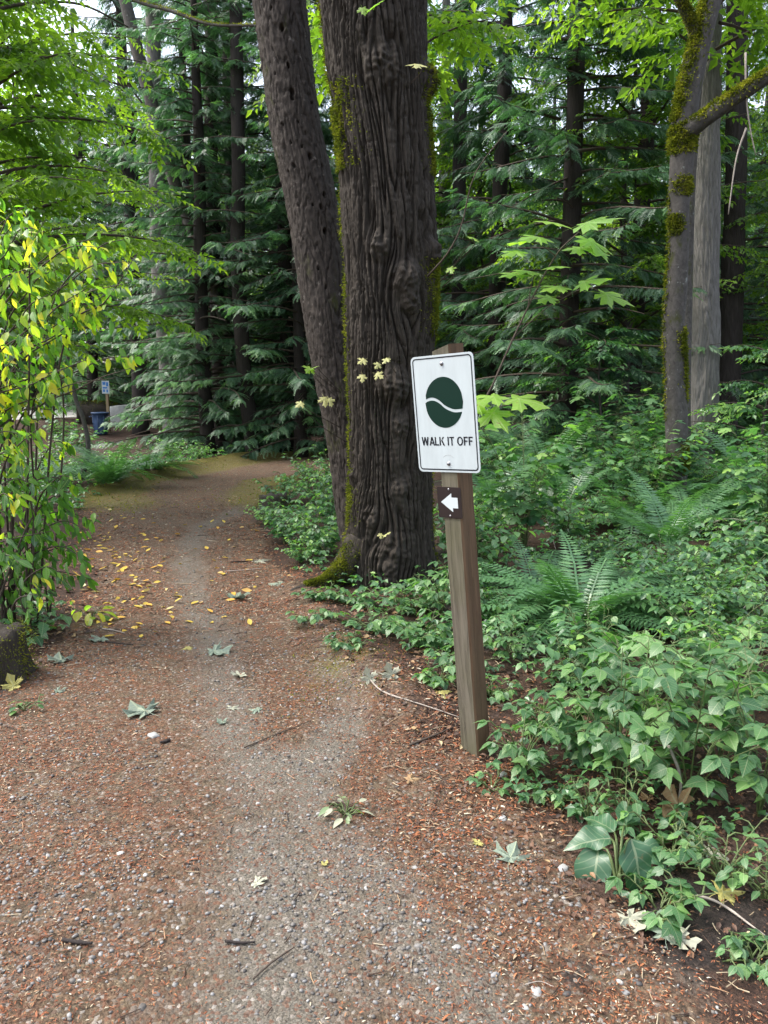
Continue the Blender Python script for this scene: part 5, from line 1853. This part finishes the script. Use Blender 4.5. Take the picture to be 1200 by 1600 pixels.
tag(o, 'tiny broken twigs strewn over the path and its edges', kind='stuff')

# moss cushions on the verge and the bank
rm = np.random.default_rng(44)
Xs, Ys = [], []
for n_, pxr, pyr in [(9000, (90, 470), (705, 850)), (6000, (440, 640), (960, 1130))]:
    x, y = sample_ground(n_, pxr, pyr, rm)
    k = rm.uniform(0, 1, n_) < m_moss(x, y) * np.clip(0.5 + 1.2 * noise(x * 4, y * 4, 3.3), 0, 1)
    Xs.append(x[k]); Ys.append(y[k])
x, y = np.concatenate(Xs), np.concatenate(Ys)
n = len(x)
Vs, Fs, Ts = [], [], []
for lo_, hi_, sz_ in ((0, 8, 0.010), (8, 30, 0.026)):
    k = (y >= lo_) & (y < hi_)
    Vq, Fq_, tq = moss_patch(np.stack([x[k], y[k], G(x[k], y[k]) + 0.006], -1), np.repeat([[0, 0, 1.0]], k.sum(), 0), 45, sz_, 1.2, 0.0)
    Vs.append((Vq, Fq_)); Ts.append(tq)
V, Fc = cat(Vs)
o = link('moss_carpet', mesh('moss_carpet', V, Fc, M_moss, tint=np.concatenate(Ts), smooth=False))
tag(o, 'low olive moss on the path verge and bank', kind='stuff')

# dead leaves on the humus
Xs, Ys = [], []
for n_, pxr, pyr in [(2600, (640, 1250), (960, 1500)), (700, (-40, 240), (880, 1080)), (700, (440, 760), (900, 1180)), (500, (200, 560), (690, 735))]:
    x, y = sample_ground(n_, pxr, pyr, rl)
    k = (path_sd(x, y) < 0.15 + 0.2 * noise(x * 2, y * 2, 1)) & (rl.uniform(0, 1, n_) > 0.8 * np.exp(-((x - BS[0]) / 0.26) ** 2 - ((y - BS[1]) / 0.26) ** 2))
    Xs.append(x[k]); Ys.append(y[k])
x, y = np.concatenate(Xs), np.concatenate(Ys)
n = len(x)
a = rl.uniform(0, 6.28, n)
D = np.stack([np.cos(a), np.sin(a), rl.normal(0, 0.25, n)], -1)
N = np.stack([rl.normal(0, .45, n), rl.normal(0, .45, n), np.ones(n)], -1)
T = np.stack([x, y, G(x, y) + 0.008 + rl.uniform(0, 0.012, n)], -1)
V, Fc = inst(*ovate(2, 0.3, 0.3, 0.35, 0.8), frames(D, N, rl.uniform(0.012, 0.036, n) * np.clip(y / 3.2, 0.75, 1.6)), T)
nf = len(Fc) // n
o = link('leaf_litter', mesh('leaf_litter', V, Fc, M_dead, tint=np.repeat(rl.beta(1.6, 2.2, n), nf), smooth=False))
tag(o, 'brown dead leaf scraps covering the soil off the path', kind='stuff')


# stones
def icosphere(sub):
    import bmesh
    bm_ = bmesh.new()
    bmesh.ops.create_icosphere(bm_, subdivisions=sub, radius=1)
    V = np.array([v.co[:] for v in bm_.verts])
    Fc = np.array([[v.index for v in f.verts] for f in bm_.faces])
    bm_.free()
    return V, Fc


ico1, ico2 = icosphere(1), icosphere(3)
Xs, Ys, Ss = [], [], []
for n_, pxr, pyr, s0, s1 in [(7000, (-60, 1150), (1230, 1660), 0.0022, 0.0095), (3200, (-40, 900), (1020, 1230), 0.003, 0.010), (700, (150, 560), (760, 1020), 0.005, 0.014)]:
    x, y = sample_ground(n_, pxr, pyr, rl)
    pr = sstep(-0.15, 0.2, path_sd(x, y)) * np.clip(0.36 + 0.4 * m_grey(x, y) + 1.0 * noise(x * 1.1, y * 1.1, 15.0) + 0.9 * noise(x * 3.2, y * 3.2, 11.0), 0.03, 1)
    k = rl.uniform(0, 1, n_) < pr
    Xs.append(x[k]); Ys.append(y[k])
    Ss.append((s0 + (s1 - s0) * rl.beta(1.2, 3.0, k.sum())))
x, y, S = map(np.concatenate, (Xs, Ys, Ss))
n = len(x)
a = rl.uniform(0, 6.28, n)
M_ = frames(np.stack([np.cos(a), np.sin(a), rl.normal(0, .15, n)], -1), np.stack([rl.normal(0, .2, n), rl.normal(0, .2, n), np.ones(n)], -1), 1.0)
M_ = M_ * (S[:, None, None] * np.stack([rl.uniform(0.7, 1.1, n), rl.uniform(1.0, 1.5, n), rl.uniform(0.5, 0.85, n)], -1)[:, None, :])
V, Fc = inst(ico1[0], ico1[1], M_, np.stack([x, y, G(x, y) + 0.004 + S * 0.25], -1))
V += rl.normal(0, 0.0004, V.shape)
o = link('gravel', mesh('gravel', V, Fc, M_gravel, tint=np.repeat(rl.beta(1.6, 2.2, n), 20), smooth=True))
tag(o, 'small grey gravel scattered over the worn path', kind='stuff')


def pebble_me(seed):
    r = np.random.default_rng(seed)
    V = ico2[0] * np.array([1.25, 0.95, 0.62])
    V = V * (1 + 0.22 * noise(ico2[0][:, 0] * 1.2 + seed * 5, ico2[0][:, 1] * 1.2, ico2[0][:, 2] * 1.2))[:, None]
    return mesh('pebble', V, ico2[1], M_pebble)


PEB = [pebble_me(s) for s in range(3)]
M_pebble_white = simple('white_pebble', (0.29, 0.29, 0.275), 0.55, 0.4, 40, 0.15)
PEBW = PEB[0].copy()
PEBW.materials.clear()
PEBW.materials.append(M_pebble_white)
for px, py, s, lab in [(785, 1280, 10, 'white oval pebble between the signpost foot and the burdock'), (838, 1551, 14, 'smooth white oval pebble on the dark patch of gravel'), (880, 1358, 12, 'white pebble half under the burdock leaves'), (787, 1212, 10, 'round pale pebble under the three-leaved plant by the signpost'), (648, 1357, 7, 'small white pebble alone on the gravel below the signpost'), (240, 1150, 11, 'chalky white pebble on the path below the green fallen leaf'), (820, 1575, 9, 'bluish grey pebble next to the smooth white oval one')]:
    p = gpt(px, py)
    o = link('pebble', PEBW if 'white' in lab or 'pale' in lab else PEB[1], None, p + np.array([0, 0, 0.0]))
    k = s / F_PX * p[1] * 0.8
    o.scale = (k, k, k)
    o.rotation_euler = (0, 0, rng.uniform(0, 6))
    tag(o, lab, 'pebble')
for i in range(130):
    px, py = rl.uniform(-20, 1000), rl.uniform(1090, 1630)
    p = gpt(px, py)
    if path_sd(p[0], p[1]) < 0.02:
        continue
    o = link('pebble', PEB[i % 3], None, p + np.array([0, 0, 0.003]))
    k = rl.uniform(0.004, 0.0105)
    o.scale = (k, k * rl.uniform(0.8, 1.1), k)
    o.rotation_euler = (0, 0, rl.uniform(0, 6))
    tag(o, 'rounded grey pebble lying among others in the worn gravel', 'pebble', 'pebbles in the path gravel')

# ------------------------------------------------------------------ fallen leaves
FALL = {}
for nm, mt_ in (('green', M_wilt_green), ('white', M_wilt_white), ('tan', M_wilt_tan), ('yellow', M_wilt_yellow)):
    FALL[nm] = [maplemesh('fallen_leaf', maple(s + 40, [-0.10, 0.30, -0.35][s], 0.14, 0.12), mt_) for s in range(3)]
for px, py, s, kd, lab, up in [
    (220, 1110, 62, 'green', 'large grey green maple leaf lying flat on the open path', 0.0), (345, 1017, 48, 'green', 'grey green maple leaf on the path, above the largest one', 0.0),
    (372, 934, 42, 'green', 'pale maple leaf at the path middle left of the maple root', 0.0), (432, 911, 34, 'green', 'curled pale leaf between the path and the pecked trunk', 0.1),
    (400, 1377, 32, 'white', 'cream crumpled leaf alone on the lower gravel', 0.25), (398, 1108, 26, 'green', 'small grey leaf, right one of a pair across the path', 0.0),
    (366, 1104, 26, 'white', 'small pale leaf, left one of a pair across the path', 0.1), (346, 1128, 22, 'green', 'tiny grey green leaf below the pair across the path', 0.0),
    (372, 1056, 28, 'white', 'pale leaf scrap on the path below the second grey green leaf', 0.05), (575, 1064, 30, 'white', 'white curled leaf standing on edge by a long twig', 0.7),
    (609, 1058, 34, 'white', 'white folded leaf standing beside the curled one near brambles', 0.7), (648, 1217, 36, 'tan', 'dry tan leaf on red needles left of the signpost foot', 0.2),
    (1052, 1272, 74, 'tan', 'big dry tan orange maple leaf leaning in the undergrowth', 0.6), (800, 1337, 56, 'green', 'grey lobed maple leaf at the path edge left of the burdock', 0.1),
    (745, 1318, 20, 'yellow', 'small yellow leaf touching the grey lobed leaf at the path edge', 0.1), (1105, 1340, 80, 'white', 'large faded grey leaf over the black soil hollow', 0.2),
    (1072, 1472, 50, 'white', 'whitish leaf on the black soil below the large faded one', 0.1), (990, 1445, 60, 'white', 'yellowish cream leaf hanging below the burdock', 0.2),
    (1040, 1455, 56, 'green', 'olive wilted leaf beside the cream leaf below the burdock', 0.2), (1140, 1395, 60, 'yellow', 'yellowed wilted leaf under the round-leaved plant', 0.2),
    (20, 1074, 34, 'yellow', 'yellowish leaf against the mossy stump foot', 0.4), (95, 1030, 44, 'green', 'pale green maple leaf flat beside the mossy stump', 0.0),
    (152, 1000, 36, 'green', 'pale green leaf below the fallen sprig at the path edge', 0.0), (30, 1024, 30, 'green', 'pale green leaf on top of the mossy stump', 0.1),
    (508, 1350, 14, 'yellow', 'tiny bright yellow scrap of leaf on the lower path', 0.0), (410, 876, 36, 'white', 'bleached leaf on the path right edge by the clump of shrubs', 0.05),
    (290, 1012, 24, 'yellow', 'yellow leaf left of the second grey green maple leaf', 0.0), (95, 1078, 22, 'green', 'small grey green leaf before the mossy stump', 0.1),
    (690, 1085, 36, 'yellow', 'yellow green spotted leaf beside the lowest bramble sprig', 0.3), (1010, 1245, 26, 'tan', 'small tan leaf behind the big dry tan one', 0.2)]:
    p = gpt(px, py + 3)
    k = s / F_PX * math.hypot(p[1], CAM_H) * 0.70
    a = rng.uniform(0, 6.28)
    d = np.array([math.cos(a), math.sin(a), 0.0])
    if up > 0.3:
        d = np.array([-0.3, 0.3, up])
    nn = np.array([rng.normal(0, .12), -up, 1.0])
    Mx = fr1(d, nn, k)
    o = link('fallen_leaf', FALL[kd][rng.integers(3)])
    W = np.eye(4)
    W[:3, :3] = Mx
    ctr = Mx @ np.array([0, 0.45, 0])
    W[:3, 3] = p + np.array([0, 0, 0.006 + 0.07 * k]) - ctr * np.array([1, 1, 0])
    o.matrix_world = Matrix(W.tolist())
    tag(o, lab, 'leaf')

YL = [mesh('fallen_leaf', *t, M_yellow_fallen) for t in (ovate(3, 0.26, -0.2, 0.3, 0.9), ovate(3, 0.22, 0.25, 0.3, 0.9))]
cnt = 0
for i in range(1200):
    px = 225 + rl.normal(0, 85)
    py = 880 + rl.normal(0, 62)
    if not (70 < px < 480 and 765 < py < 1010) or cnt >= 190:
        continue
    p = gpt(px, py)
    s_ = path_sd(p[0], p[1])
    if s_ < -0.25 or rl.uniform() > math.exp(-max(0, s_ - 0.2) / 0.45):
        continue
    a = rl.uniform(0, 6.28)
    o = link('fallen_leaf', YL[cnt % 2])
    W = np.eye(4)
    W[:3, :3] = fr1([math.cos(a), math.sin(a), rl.normal(0, .12)], [rl.normal(0, .35), rl.normal(0, .35), 1], rl.uniform(0.045, 0.085))
    W[:3, 3] = p + [0, 0, 0.012]
    o.matrix_world = Matrix(W.tolist())
    tag(o, 'small yellow leaf fallen among others under the yellowing shrub', 'leaf', 'yellow leaves fallen by the shrub')
    cnt += 1

# ------------------------------------------------------------------ sticks and stumps
for pts, r_, mat, lab in [
    ([(382, 1172), (430, 1152), (486, 1130)], 0.004, M_twig, 'long thin dark twig lying across the middle of the path'),
    ([(396, 1536), (425, 1510), (460, 1486)], 0.004, M_twig, 'dark thin twig on the gravel closest to the viewer'),
    ([(352, 1476), (375, 1479), (398, 1478)], 0.006, M_bark_red, 'short thick brown stick on the near gravel'),
    ([(98, 1474), (120, 1478), (144, 1480)], 0.008, M_bark_red, 'stubby bark piece on the near gravel by itself'),
    ([(575, 1062), (600, 1085), (660, 1105), (722, 1126)], 0.006, M_twig_pale, 'pale branch running from the white curled leaf to the signpost'),
    ([(640, 1168), (672, 1156), (705, 1142)], 0.008, M_twig, 'dark knobbly stick near the foot of the signpost'),
    ([(1060, 1400), (1120, 1415), (1195, 1468)], 0.006, M_twig_pale, 'bent grey stick over the black soil hollow'),
    ([(1055, 1180), (1062, 1225), (1060, 1262)], 0.007, M_twig_pale, 'bare bent grey stem standing in the tall salmonberry'),
    ([(265, 1160), (260, 1162), (250, 1164)], 0.010, M_bark_red, 'small dark cone shaped bark lump beside the chalky pebble'),
    ([(165, 1005), (185, 1008), (208, 1010)], 0.006, M_bark_red, 'short brown stick right of the fallen sprig'),
    ([(160, 985), (180, 988), (195, 992)], 0.006, M_twig_pale, 'pale short stick just above the short brown one'),
    ([(820, 1545), (843, 1540), (865, 1548)], 0.002, M_twig_pale, 'thin straw twig beside the smooth white pebble'),
    ([(1180, 870), (1120, 865), (1060, 868)], 0.010, M_twig_pale, 'fallen grey branch in the thicket below the mossy tree'),
    ([(835, 842), (850, 852), (868, 868)], 0.008, M_twig_pale, 'pale broken stick behind the large bright fern'),
    ([(1150, 1010), (1175, 985), (1200, 965)], 0.005, M_twig_pale, 'dry curved twig poking from the undergrowth at the edge'),
    ([(360, 880), (395, 878), (425, 880)], 0.008, M_bark_red, 'brown stick on the path edge by the clump of shrubs'),
    ([(350, 895), (380, 893), (410, 890)], 0.006, M_twig_pale, 'pale stick on the path just below the brown one')]:
    P_ = np.array([gpt(px, py, 0.012) for px, py in pts])
    if 'standing' in lab:
        b0 = gpt(1060, 1262)
        P_ = np.array([at(1045, 1165, b0[1]), at(1063, 1215, b0[1]), b0])
    if 'thicket' in lab or 'behind' in lab or 'poking' in lab:
        P_[:, 2] += np.array([0.3, 0.3, 0.3])[:len(P_)] * (0.6 if 'poking' in lab else 1)
    if 'thicket' in lab or 'behind the large' in lab or 'poking' in lab:
        P_[-1, 2] -= 0.25
    c0 = P_.mean(0)
    r_ *= 0.62
    V, Fc = trunk_geo(P_, [r_, r_ * 0.9, r_ * 0.6], 7, 14, 2, 0.07)
    o = link('stick', mesh('stick', V - c0, Fc, mat), None, c0)
    tag(o, lab, 'stick')


def stump(label, pos, r_, h, mat, seed, mossn, msize):
    o = thing('mossy_stump', label, 'stump', pos)
    k, n = 28, 16
    P_ = np.column_stack([np.zeros(n), np.zeros(n), np.linspace(-0.1, h, n)]) + pos
    V, Fc = tube(P_, r_, k)
    d = V[:n * k] - np.repeat(P_, k, 0)
    hgt_ = V[:n * k, 2] - pos[2]
    sc_ = 1 + 0.22 * noise(d[:, 0] / r_ * 1.4, d[:, 1] / r_ * 1.4, hgt_ * 2 + seed) + 0.6 * np.exp(-np.maximum(hgt_, 0) / (0.35 * h)) * (0.5 + 0.5 * np.cos(5 * np.arctan2(d[:, 1], d[:, 0]) + seed))
    V[:n * k] = np.repeat(P_, k, 0) + d * sc_[:, None]
    top_ = V[:n * k, 2] > pos[2] + h * 0.85
    V[:n * k][top_] += 0
    V[(n - 1) * k:n * k, 2] += 0.25 * h * noise(d[-k:, 0] / r_ * 2, d[-k:, 1] / r_ * 2, seed)
    part('trunk', (V, Fc), mat, o)
    r = np.random.default_rng(seed)
    idx = r.integers(0, n * k, mossn)
    N = norm(d[idx] + np.array([0, 0, 0.02]))
    P3 = V[:n * k][idx] + r.normal(0, 0.02, (mossn, 3))
    moss_part(o, moss_patch(P3, N, seed, msize))
    return o


sp_ = gpt(6, 1078)
stump('mossy dark stump at the path edge under the yellowing shrub', sp_ + np.array([-0.08, 0.16, 0]), 0.12, 0.26, M_bark_maple, 3, 5200, 0.011)
stump('little mossy stump on the far side of the path by the shrub clump', gpt(426, 800), 0.16, 0.22, M_bark_dead, 4, 2200, 0.014)

# fallen mossy logs in the right thicket
for a_, c_, r_, lab in [((1010, 800), (1035, 745), 0.09, 'dark rotten snag leaning beside the mossy branching tree'), ((880, 742), (960, 748), 0.17, 'dark mossy log lying behind the brambles under the cedar')]:
    p0, p1 = gpt(*a_), gpt(*c_)
    if 'snag' in lab:
        p1 = at(1035, 735, p0[1])
    P_ = smooth_path([p0 + [0, 0, 0.05], (p0 + p1) / 2 + [0, 0, 0.12], p1 + [0, 0, 0.15]], 20)
    o = thing('mossy_log', lab, 'log', p0)
    part('log_bark', trunk_geo(P_, [r_, r_ * 0.95, r_ * 0.85], 16, 24, 6, 0.03), M_bark_maple, o)
    moss_part(o, moss_on_tube(P_, [r_, r_ * 0.95, r_ * 0.85], [(0, 1, (0, -0.2, 1), 0.7, 1400)], 6, 0.03, 1))

# ------------------------------------------------------------------ yellowing shrub on the left
sb = gpt(-25, 985)
sb = np.array([sb[0], sb[1], float(G(sb[0], sb[1]))])
plum = thing('yellowing_shrub', 'tall shrub with drooping yellow and green leaves at the left path edge', 'shrub', sb)
rp = np.random.default_rng(15)
tips = [((200, 372), 4.9), ((196, 408), 4.5), ((150, 372), 4.7), ((150, 482), 4.7), ((136, 450), 4.4), ((168, 512), 4.8), ((220, 556), 4.6), ((150, 555), 4.4), ((118, 575), 4.8), ((80, 640), 4.6), ((66, 665), 4.3), ((112, 745), 4.5), ((105, 775), 4.7), ((138, 830), 4.6), ((140, 880), 4.5), ((100, 900), 4.4), ((60, 930), 4.2), ((30, 880), 4.2), ((20, 350), 4.6), ((70, 345), 4.8), ((90, 420), 4.6), ((40, 420), 4.3), ((60, 500), 4.4), ((20, 560), 4.3), ((70, 590), 4.6), ((40, 680), 4.4), ((60, 760), 4.5), ((80, 830), 4.4), ((20, 780), 4.3), ((100, 520), 4.9), ((-20, 450), 4.5), ((-20, 650), 4.4), ((50, 360), 4.4), ((110, 700), 4.9), ((90, 880), 4.7), ((5, 300), 4.8), ((30, 620), 4.7), ((75, 460), 4.2)]
for _ in range(22):
    tips.append(((rp.uniform(-60, 70) + 30 * rp.uniform(), rp.uniform(310, 930)), rp.uniform(4.1, 5.4)))
for q_ in ((150, 815), (120, 850), (145, 905), (90, 930), (50, 900), (70, 860), (110, 800), (30, 930), (-10, 900), (125, 760), (215, 395), (205, 440), (175, 455), (222, 560), (205, 575), (180, 590), (140, 600), (165, 385)):
    tips.append((q_, rp.uniform(4.3, 4.9)))
LT, LD, LN, LS = [], [], [], []
for (tpx, tpy), Yt in tips:
    tip = at(tpx, tpy, Yt)
    b0 = sb + np.array([rp.normal(0, 0.16), rp.normal(0, 0.18), 0.0])
    midp = np.array([b0[0] * 0.75 + tip[0] * 0.25 + rp.normal(0, .06), b0[1] * 0.6 + tip[1] * 0.4, max(0.12, b0[2] + (tip[2] - b0[2]) * 0.75)])
    m2 = midp * 0.4 + tip * 0.6 + np.array([0, 0, 0.10 + 0.05 * rp.normal()])
    P_ = smooth_path([b0, midp, m2, tip], 26)
    part('stem', tube(P_, [0.008, 0.005, 0.002], 5), M_twig, plum)
    nl = 25
    for q in range(nl):
        t = 0.38 + 0.62 * ((q + rp.uniform(0, 0.8)) / nl) ** 0.8
        i = int(min(t, 0.999) * 25)
        p = P_[i] + rp.normal(0, 0.045 if t < 0.85 else 0.012, 3)
        tg = P_[min(i + 1, 25)] - P_[max(i - 1, 0)]
        tg = tg / np.linalg.norm(tg)
        sd_ = np.cross(tg, [0, 0, 1]) * (1 if q % 2 else -1)
        D = tg * 0.45 + sd_ * 0.6 + np.array([0, 0, -rp.uniform(0.4, 1.7)]) + rp.normal(0, 0.33, 3)
        LT.append(p)
        LD.append(D)
        LN.append(np.array([rp.normal(0, .5), -0.5 + rp.normal(0, .5), 0.7]))
        LS.append(rp.uniform(0.04, 0.098))
    # side twiglets with hanging leaf pairs near the tip
LT, LD, LN, LS = map(np.array, (LT, LD, LN, LS))
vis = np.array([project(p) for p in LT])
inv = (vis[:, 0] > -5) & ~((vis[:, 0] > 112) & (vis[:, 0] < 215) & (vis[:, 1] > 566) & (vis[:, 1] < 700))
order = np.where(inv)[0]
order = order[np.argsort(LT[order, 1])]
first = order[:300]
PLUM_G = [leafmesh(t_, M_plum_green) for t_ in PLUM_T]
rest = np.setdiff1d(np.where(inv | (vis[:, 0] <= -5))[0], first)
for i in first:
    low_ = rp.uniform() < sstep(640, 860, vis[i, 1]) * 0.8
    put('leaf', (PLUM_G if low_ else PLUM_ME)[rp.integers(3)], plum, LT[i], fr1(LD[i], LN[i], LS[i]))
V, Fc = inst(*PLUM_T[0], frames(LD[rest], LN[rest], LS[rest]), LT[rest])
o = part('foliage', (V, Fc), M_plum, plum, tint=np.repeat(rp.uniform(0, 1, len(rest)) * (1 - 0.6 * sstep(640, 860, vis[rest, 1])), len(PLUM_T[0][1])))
o['kind'] = 'stuff'

# overhanging branch with bright leaves, from the vine maple at the top of the left side
ob = thing('overhanging_branch', 'long mossy bare branch crossing above the path from the left canopy', 'branch', at(180, -40, 8.0))
P_ = smooth_path([at(180, -20, 8.0), at(215, 2, 7.9), at(270, 18, 7.7), at(330, 38, 7.5), at(410, 40, 7.3)], 24)
part('branch_wood', tube(P_, [0.018, 0.016, 0.01], 7), M_bark_smooth, ob)
moss_part(ob, moss_on_tube(P_, [0.018, 0.016, 0.01], [(0.1, 1.0, (0, -0.3, 1), 0.8, 900)], 21, 0.014, 1))
ob2 = thing('overhanging_branch', 'thin dark arching branch over the left canopy, ending at the leaning trunk', 'branch', at(-40, 30, 9.0))
P_ = smooth_path([at(-60, 40, 9.0), at(0, 14, 9.2), at(60, 4, 9.5), at(130, 8, 10.0), at(200, 42, 11.0)], 24)
part('branch_wood', tube(P_, [0.022, 0.016, 0.01], 6), M_twig, ob2)

# ------------------------------------------------------------------ far clearing: road, bin, signpost, log, slab
def far_sheet(pts, dz, mat, name):
    P_ = np.array(pts)
    from mathutils.geometry import tessellate_polygon
    tri = np.array(tessellate_polygon([[Vector((q[0], q[1], 0)) for q in P_]]))
    V = P_
    for _ in range(3):
        mids = {}
        Vl = list(V)
        nt_ = []
        for (a, b_, c_) in tri:
            def md(p_, q_):
                k_ = (min(p_, q_), max(p_, q_))
                if k_ not in mids:
                    mids[k_] = len(Vl)
                    Vl.append((Vl[p_] + Vl[q_]) / 2)
                return mids[k_]
            ab, bc, ca = md(a, b_), md(b_, c_), md(c_, a)
            nt_ += [(a, ab, ca), (ab, b_, bc), (ca, bc, c_), (ab, bc, ca)]
        V, tri = np.array(Vl), np.array(nt_)
    V[:, 2] = G(V[:, 0], V[:, 1]) + dz
    tri = tri[:, ::-1] if np.cross(V[tri[0][1]] - V[tri[0][0]], V[tri[0][2]] - V[tri[0][0]])[2] < 0 else tri
    o = link(name, mesh(name, V, tri, mat))
    return tag(o, kind='structure')


M_road = simple('pale_gravel_road', (0.34, 0.33, 0.315), 0.9, 0.2, 3, 0.25)
far_sheet([at(30, 656, 30.0), at(132, 652, 30.6), at(196, 642, 33), at(188, 630, 40), at(60, 628, 42), at(-60, 632, 42), at(-60, 655, 30)], 0.03, M_road, 'road')

YB = 27.0
gb = float(G(at(157, 660, YB)[0], YB))
bx0 = at(157, 660, YB)
binp = np.array([bx0[0], YB, gb])
bn = thing('litter_bin', 'blue plastic litter bin standing in the distant clearing', 'bin', binp)
M_blue = simple('blue_plastic', (0.045, 0.085, 0.17), 0.4, 0.5, 6, 0.12)
prof = [(0.24, 0.0), (0.25, 0.02), (0.30, 0.55), (0.315, 0.80), (0.345, 0.80), (0.35, 0.86), (0.32, 0.87), (0.30, 0.84), (0.27, 0.5), (0.23, 0.04), (0.01, 0.04)]
t = np.linspace(0, 2 * np.pi, 28, endpoint=False)
V = np.array([(r_ * math.cos(a), r_ * math.sin(a), z) for r_, z in prof for a in t])
Fq = np.array([(a * 28 + e, a * 28 + (e + 1) % 28, (a + 1) * 28 + (e + 1) % 28, (a + 1) * 28 + e) for a in range(len(prof) - 1) for e in range(28)])
link('body', mesh('body', V, Fq, M_blue), bn).scale = (1.0, 1.0, 1.0)
bn.scale = (0.86, 0.86, 0.86)
for sg in (-1, 1):
    link('handle', mesh('handle', *tube(np.array([(sg * 0.34, -0.07, 0.72), (sg * 0.41, -0.06, 0.68), (sg * 0.41, 0.06, 0.68), (sg * 0.34, 0.07, 0.72)]), 0.018, 6), M_blue), bn)
for k_ in range(8):
    a = k_ * math.pi / 4
    link('rib', mesh('rib', *tube(np.array([(0.27 * math.cos(a), 0.27 * math.sin(a), 0.06), (0.325 * math.cos(a), 0.325 * math.sin(a), 0.74)]), 0.012, 5), M_blue), bn)

Yq = 27.4
fs = np.array([at(169, 660, Yq)[0], Yq, 0.0])
fs[2] = float(G(fs[0], Yq))
fsg = thing('notice_post', 'small white notice with blue print on a thin post in the distant clearing', 'sign', fs)
zt = at(169, 597, Yq)[2]
M_paleposts = wood_mat('pale_post_wood', (0.20, 0.14, 0.08), (0.36, 0.27, 0.16), (0.25, 0.2, 0.12))
part('post', apply(np.eye(4), (box((fs[0], Yq + 0.05, (zt + fs[2] - 0.2) / 2), (0.09, 0.09, zt - fs[2] + 0.2)))), M_paleposts, fsg, smooth=False)
pz = at(168, 605, Yq)[2]
pan = part('panel', box((fs[0] - 0.02, Yq - 0.01, pz), (0.26, 0.015, 0.44)), M_sign, fsg, smooth=False)
M_blueprint = simple('blue_print', (0.02, 0.16, 0.45), 0.5)
for (dx, dz_, w, h) in [(-0.05, 0.13, 0.10, 0.10), (0.06, 0.10, 0.07, 0.14), (-0.02, -0.02, 0.16, 0.05), (-0.06, -0.12, 0.06, 0.09), (0.05, -0.13, 0.05, 0.10)]:
    part('print', box((fs[0] - 0.02 + dx, Yq - 0.019, pz + dz_), (w, 0.004, h)), M_blueprint, pan, smooth=False)

# log and pale slab behind the bin
Yl = 29.5
lp0, lp1 = at(127, 650, Yl), at(186, 646, Yl)
for q in (lp0, lp1):
    q[2] = float(G(q[0], q[1])) + 0.28
lg = thing('mossy_log', 'thick mossy log lying behind the distant blue bin', 'log', (lp0 + lp1) / 2)
part('log_bark', trunk_geo(np.array([lp0, (lp0 + lp1) / 2, lp1]), [0.46, 0.5, 0.44], 18, 16, 8, 0.03, 0.0), M_bark_maple, lg)
moss_part(lg, moss_on_tube(smooth_path([lp0, (lp0 + lp1) / 2, lp1], 12), [0.46, 0.5, 0.44], [(0, 1, (0, -0.2, 1), 0.7, 1200)], 8, 0.05, 1))
Yb = 29.0
bp_ = at(183, 640, Yb)
V, Fc = ico2
V = np.clip(V * 1.35, -1, 1)
V = V * np.array([0.36, 0.30, 0.40]) * (1 + 0.05 * noise(V[:, 0] * 2, V[:, 1] * 2, V[:, 2] * 2))[:, None]
V[:, 2] += 0.12 * V[:, 0]
o = link('stone_block', mesh('stone_block', V, Fc, simple('pale_stone', (0.5, 0.49, 0.47), 0.8, 0.3, 6, 0.2, 0.01)), None, (bp_[0] + 0.05, Yb, float(G(bp_[0], Yb)) + 0.30))
tag(o, 'pale stone block right behind the distant notice post', 'stone')
